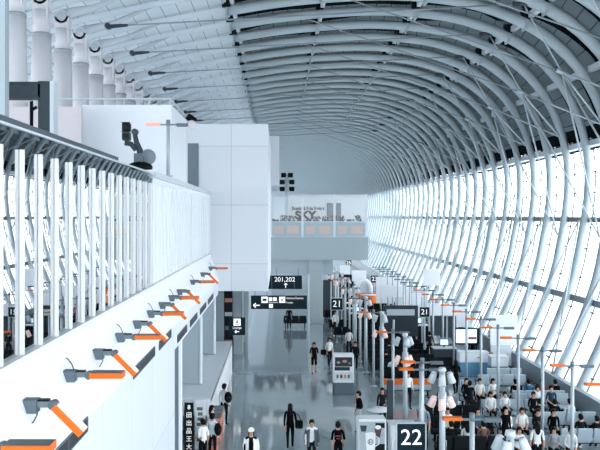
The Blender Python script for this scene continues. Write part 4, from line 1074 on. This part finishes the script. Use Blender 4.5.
for i, (x, y, aw, t, hr_, lab) in enumerate(((6.4, 29.6, True, '#232a31', 'short', 'seated person in dark top on the front dark bench in the middle block'), (7.0, 29.6, True, '#c9d2d8', 'long', 'seated person in pale top on the front dark bench in the middle block'), (7.6, 29.6, True, '#6d5652', 'short', 'seated person in brown top on the front dark bench in the middle block'),
      (6.7, 31.9, False, '#dfe5e9', 'long', 'seated woman in white on the second dark bench of the middle block'), (7.9, 31.9, False, '#4f6d80', 'short', 'seated person in blue-grey on the second dark bench of the middle block'), (6.9, 34.4, True, '#1e242a', 'short', 'seated person in black on the third dark bench of the middle block'),
      (5.7, 39.8, True, '#20262d', 'short', 'seated person in dark top on the orange topped bench'), (6.1, 43.0, True, '#dbe1e5', 'short', 'seated person in white on the dark bench behind the orange row'), (6.7, 48.5, True, '#39424a', 'short', 'seated person in grey on a dark bench further back'))):
    person(lab, 'sit', x, y + (.08 if aw else -.08), PI if aw else 0, t, '#1f252b', hr_, group='people on the middle benches')
for i, (x, y, rz, t, bt, hr_, ps, lab) in enumerate((
    (8.6, 30.4, .4, '#171b20', '#1b2026', 'short', 'stand', 'person in black standing in the gap between the bench blocks'),
    (9.1, 28.2, PI, '#d8dfe3', '#22292f', 'long', 'stand', 'long-haired person in pale top standing before the front window bench'),
    (8.4, 35.2, 2.6, '#2a323a', '#39434c', 'short', 'walk', 'person in charcoal walking between the bench blocks'),
    (8.9, 40.3, PI, '#1d232a', '#1a1f25', 'long', 'walk', 'long-haired person in black walking toward the blue counter'),
    (6.0, 37.2, .2, '#e5e9ec', '#262d34', 'short', 'stand', 'person in white standing in front of the orange topped bench'),
    (5.6, 30.9, -.6, '#7b8f9c', '#1e242a', 'long', 'stand', 'long-haired person in grey-blue behind the white boarding desk'),
    (11.6, 47.9, PI, '#20262c', '#1b2026', 'short', 'stand', 'gate agent in dark uniform behind the blue gate counter'),
    (4.5, 51.5, PI, '#cfd6da', '#1f252b', 'short', 'walk', 'person in pale top walking beside the far dark benches'),
    (4.4, 46.2, 0, '#15191d', '#20262c', 'short', 'walk', 'person in black walking toward the camera by the far dark benches'),
    (9.45, 50.2, PI, '#38424a', '#1e242a', 'short', 'stand', 'person in grey standing near the white fascia board'),
    (4.3, 60.8, 0, '#e8ebed', '#2b3239', 'long', 'walk', 'long-haired person in white walking near the far gate screens'))):
    person(lab, ps, x, y, rz, t, bt, hr_, sleeves=(i % 2 == 0), group='people standing among the gates')
for i, (x, y, aw, t, hr_) in enumerate(((6.1, 45.4, True, '#1b2026', 'short'), (7.2, 45.4, True, '#c3ccd2', 'long'), (6.5, 51.0, True, '#222930', 'short'), (7.4, 51.0, True, '#8d9aa3', 'short'), (7.0, 54.0, True, '#171b20', 'long'), (7.8, 57.5, True, '#dde3e6', 'short'), (8.2, 61.0, True, '#20262c', 'short'))):
    person('seated person far back seen from behind, ' + nth(i) + ' counted away from the orange row', 'sit', x, y + .08, PI, t, '#1f252b', hr_, group='people on the far dark benches')
taken = {(a[0], a[1]) for a in sit}
random.seed(11)
tops = [('#15191d', 'black'), ('#242c33', 'charcoal'), ('#e6eaec', 'white'), ('#1a2c3a', 'navy'), ('#8796a0', 'grey'), ('#20262c', 'dark')]
for i, (y, x, n_, aw) in enumerate(rowsY):
    for q in range(n_):
        if (i, q) in taken or random.random() < (.25 if i < 8 else .6): continue
        c, nm = tops[(i*3+q*2) % 6]; bx, by, _ = bench_xy(i, q)
        person('seated person in ' + nm + ' top, ' + nth(q) + ' seat from the aisle end of the ' + nth(i) + ' window bench', random.choice(('sit', 'sit_phone')), bx, by + (.08 if aw else -.08), PI if aw else 0, c, '#1b2127', random.choice(('short', 'long', 'short')), sleeves=random.random() < .5, group='people on the window benches', scale=random.uniform(.94, 1.04))
# luggage between benches
for i, (x, y, c) in enumerate(((8.7, 29.8, '#20262c'), (8.6, 33.0, '#39444d'), (5.9, 28.4, '#1b2025'), (8.9, 36.2, '#2c3840'), (9.0, 39.0, '#7d8890'))):
    o = thing('suitcase', ['black suitcase beside the front window bench', 'slate suitcase between the bench blocks', 'small black suitcase before the middle bench', 'dark grey suitcase near the short bench', 'silver suitcase behind the short bench'][i], 'suitcase', (x, y, 0), .2*i, 'suitcases among the benches')
    b = MB(); b.bbox(-.22, .22, -.13, .13, .06, .66, .04); b.build('shell', cloth(c), o)
    b = MB(); b.tube([(-.12, .1, .64), (-.12, .1, .98), (.12, .1, .98), (.12, .1, .64)], .012, 6); b.build('handle', ALU, o)
    for sx in (-.17, .17): b = MB(); b.cyl((sx, -.02, .035), (sx, .02, .035), .035, n=10); b.build('wheel', BLACK, o)

# ------------------------------------------------------------------ light and camera
w = bpy.data.worlds.new('World'); bpy.context.scene.world = w; w.use_nodes = True
bgn = w.node_tree.nodes['Background']; bgn.inputs['Color'].default_value = (0.945, 0.975, 1.0, 1); bgn.inputs['Strength'].default_value = 2.6
cam = bpy.data.cameras.new('camera'); co = bpy.data.objects.new('camera', cam); C.objects.link(co)
co.location = (0, 0, H); co.rotation_euler = (PI/2, 0, 0)
cam.sensor_width = 36; cam.lens = 48; cam.shift_x = 21/600; cam.shift_y = -9/600; cam.clip_end = 2000; cam.clip_start = .05
sc = bpy.context.scene; sc.camera = co
sc.view_settings.view_transform = 'Standard'; sc.view_settings.look = 'None'; sc.view_settings.gamma = 1.0; sc.view_settings.use_curve_mapping = False
sc.view_settings.exposure = 1.3
sc.cycles.max_bounces = 10; sc.cycles.diffuse_bounces = 5; sc.cycles.transparent_max_bounces = 24
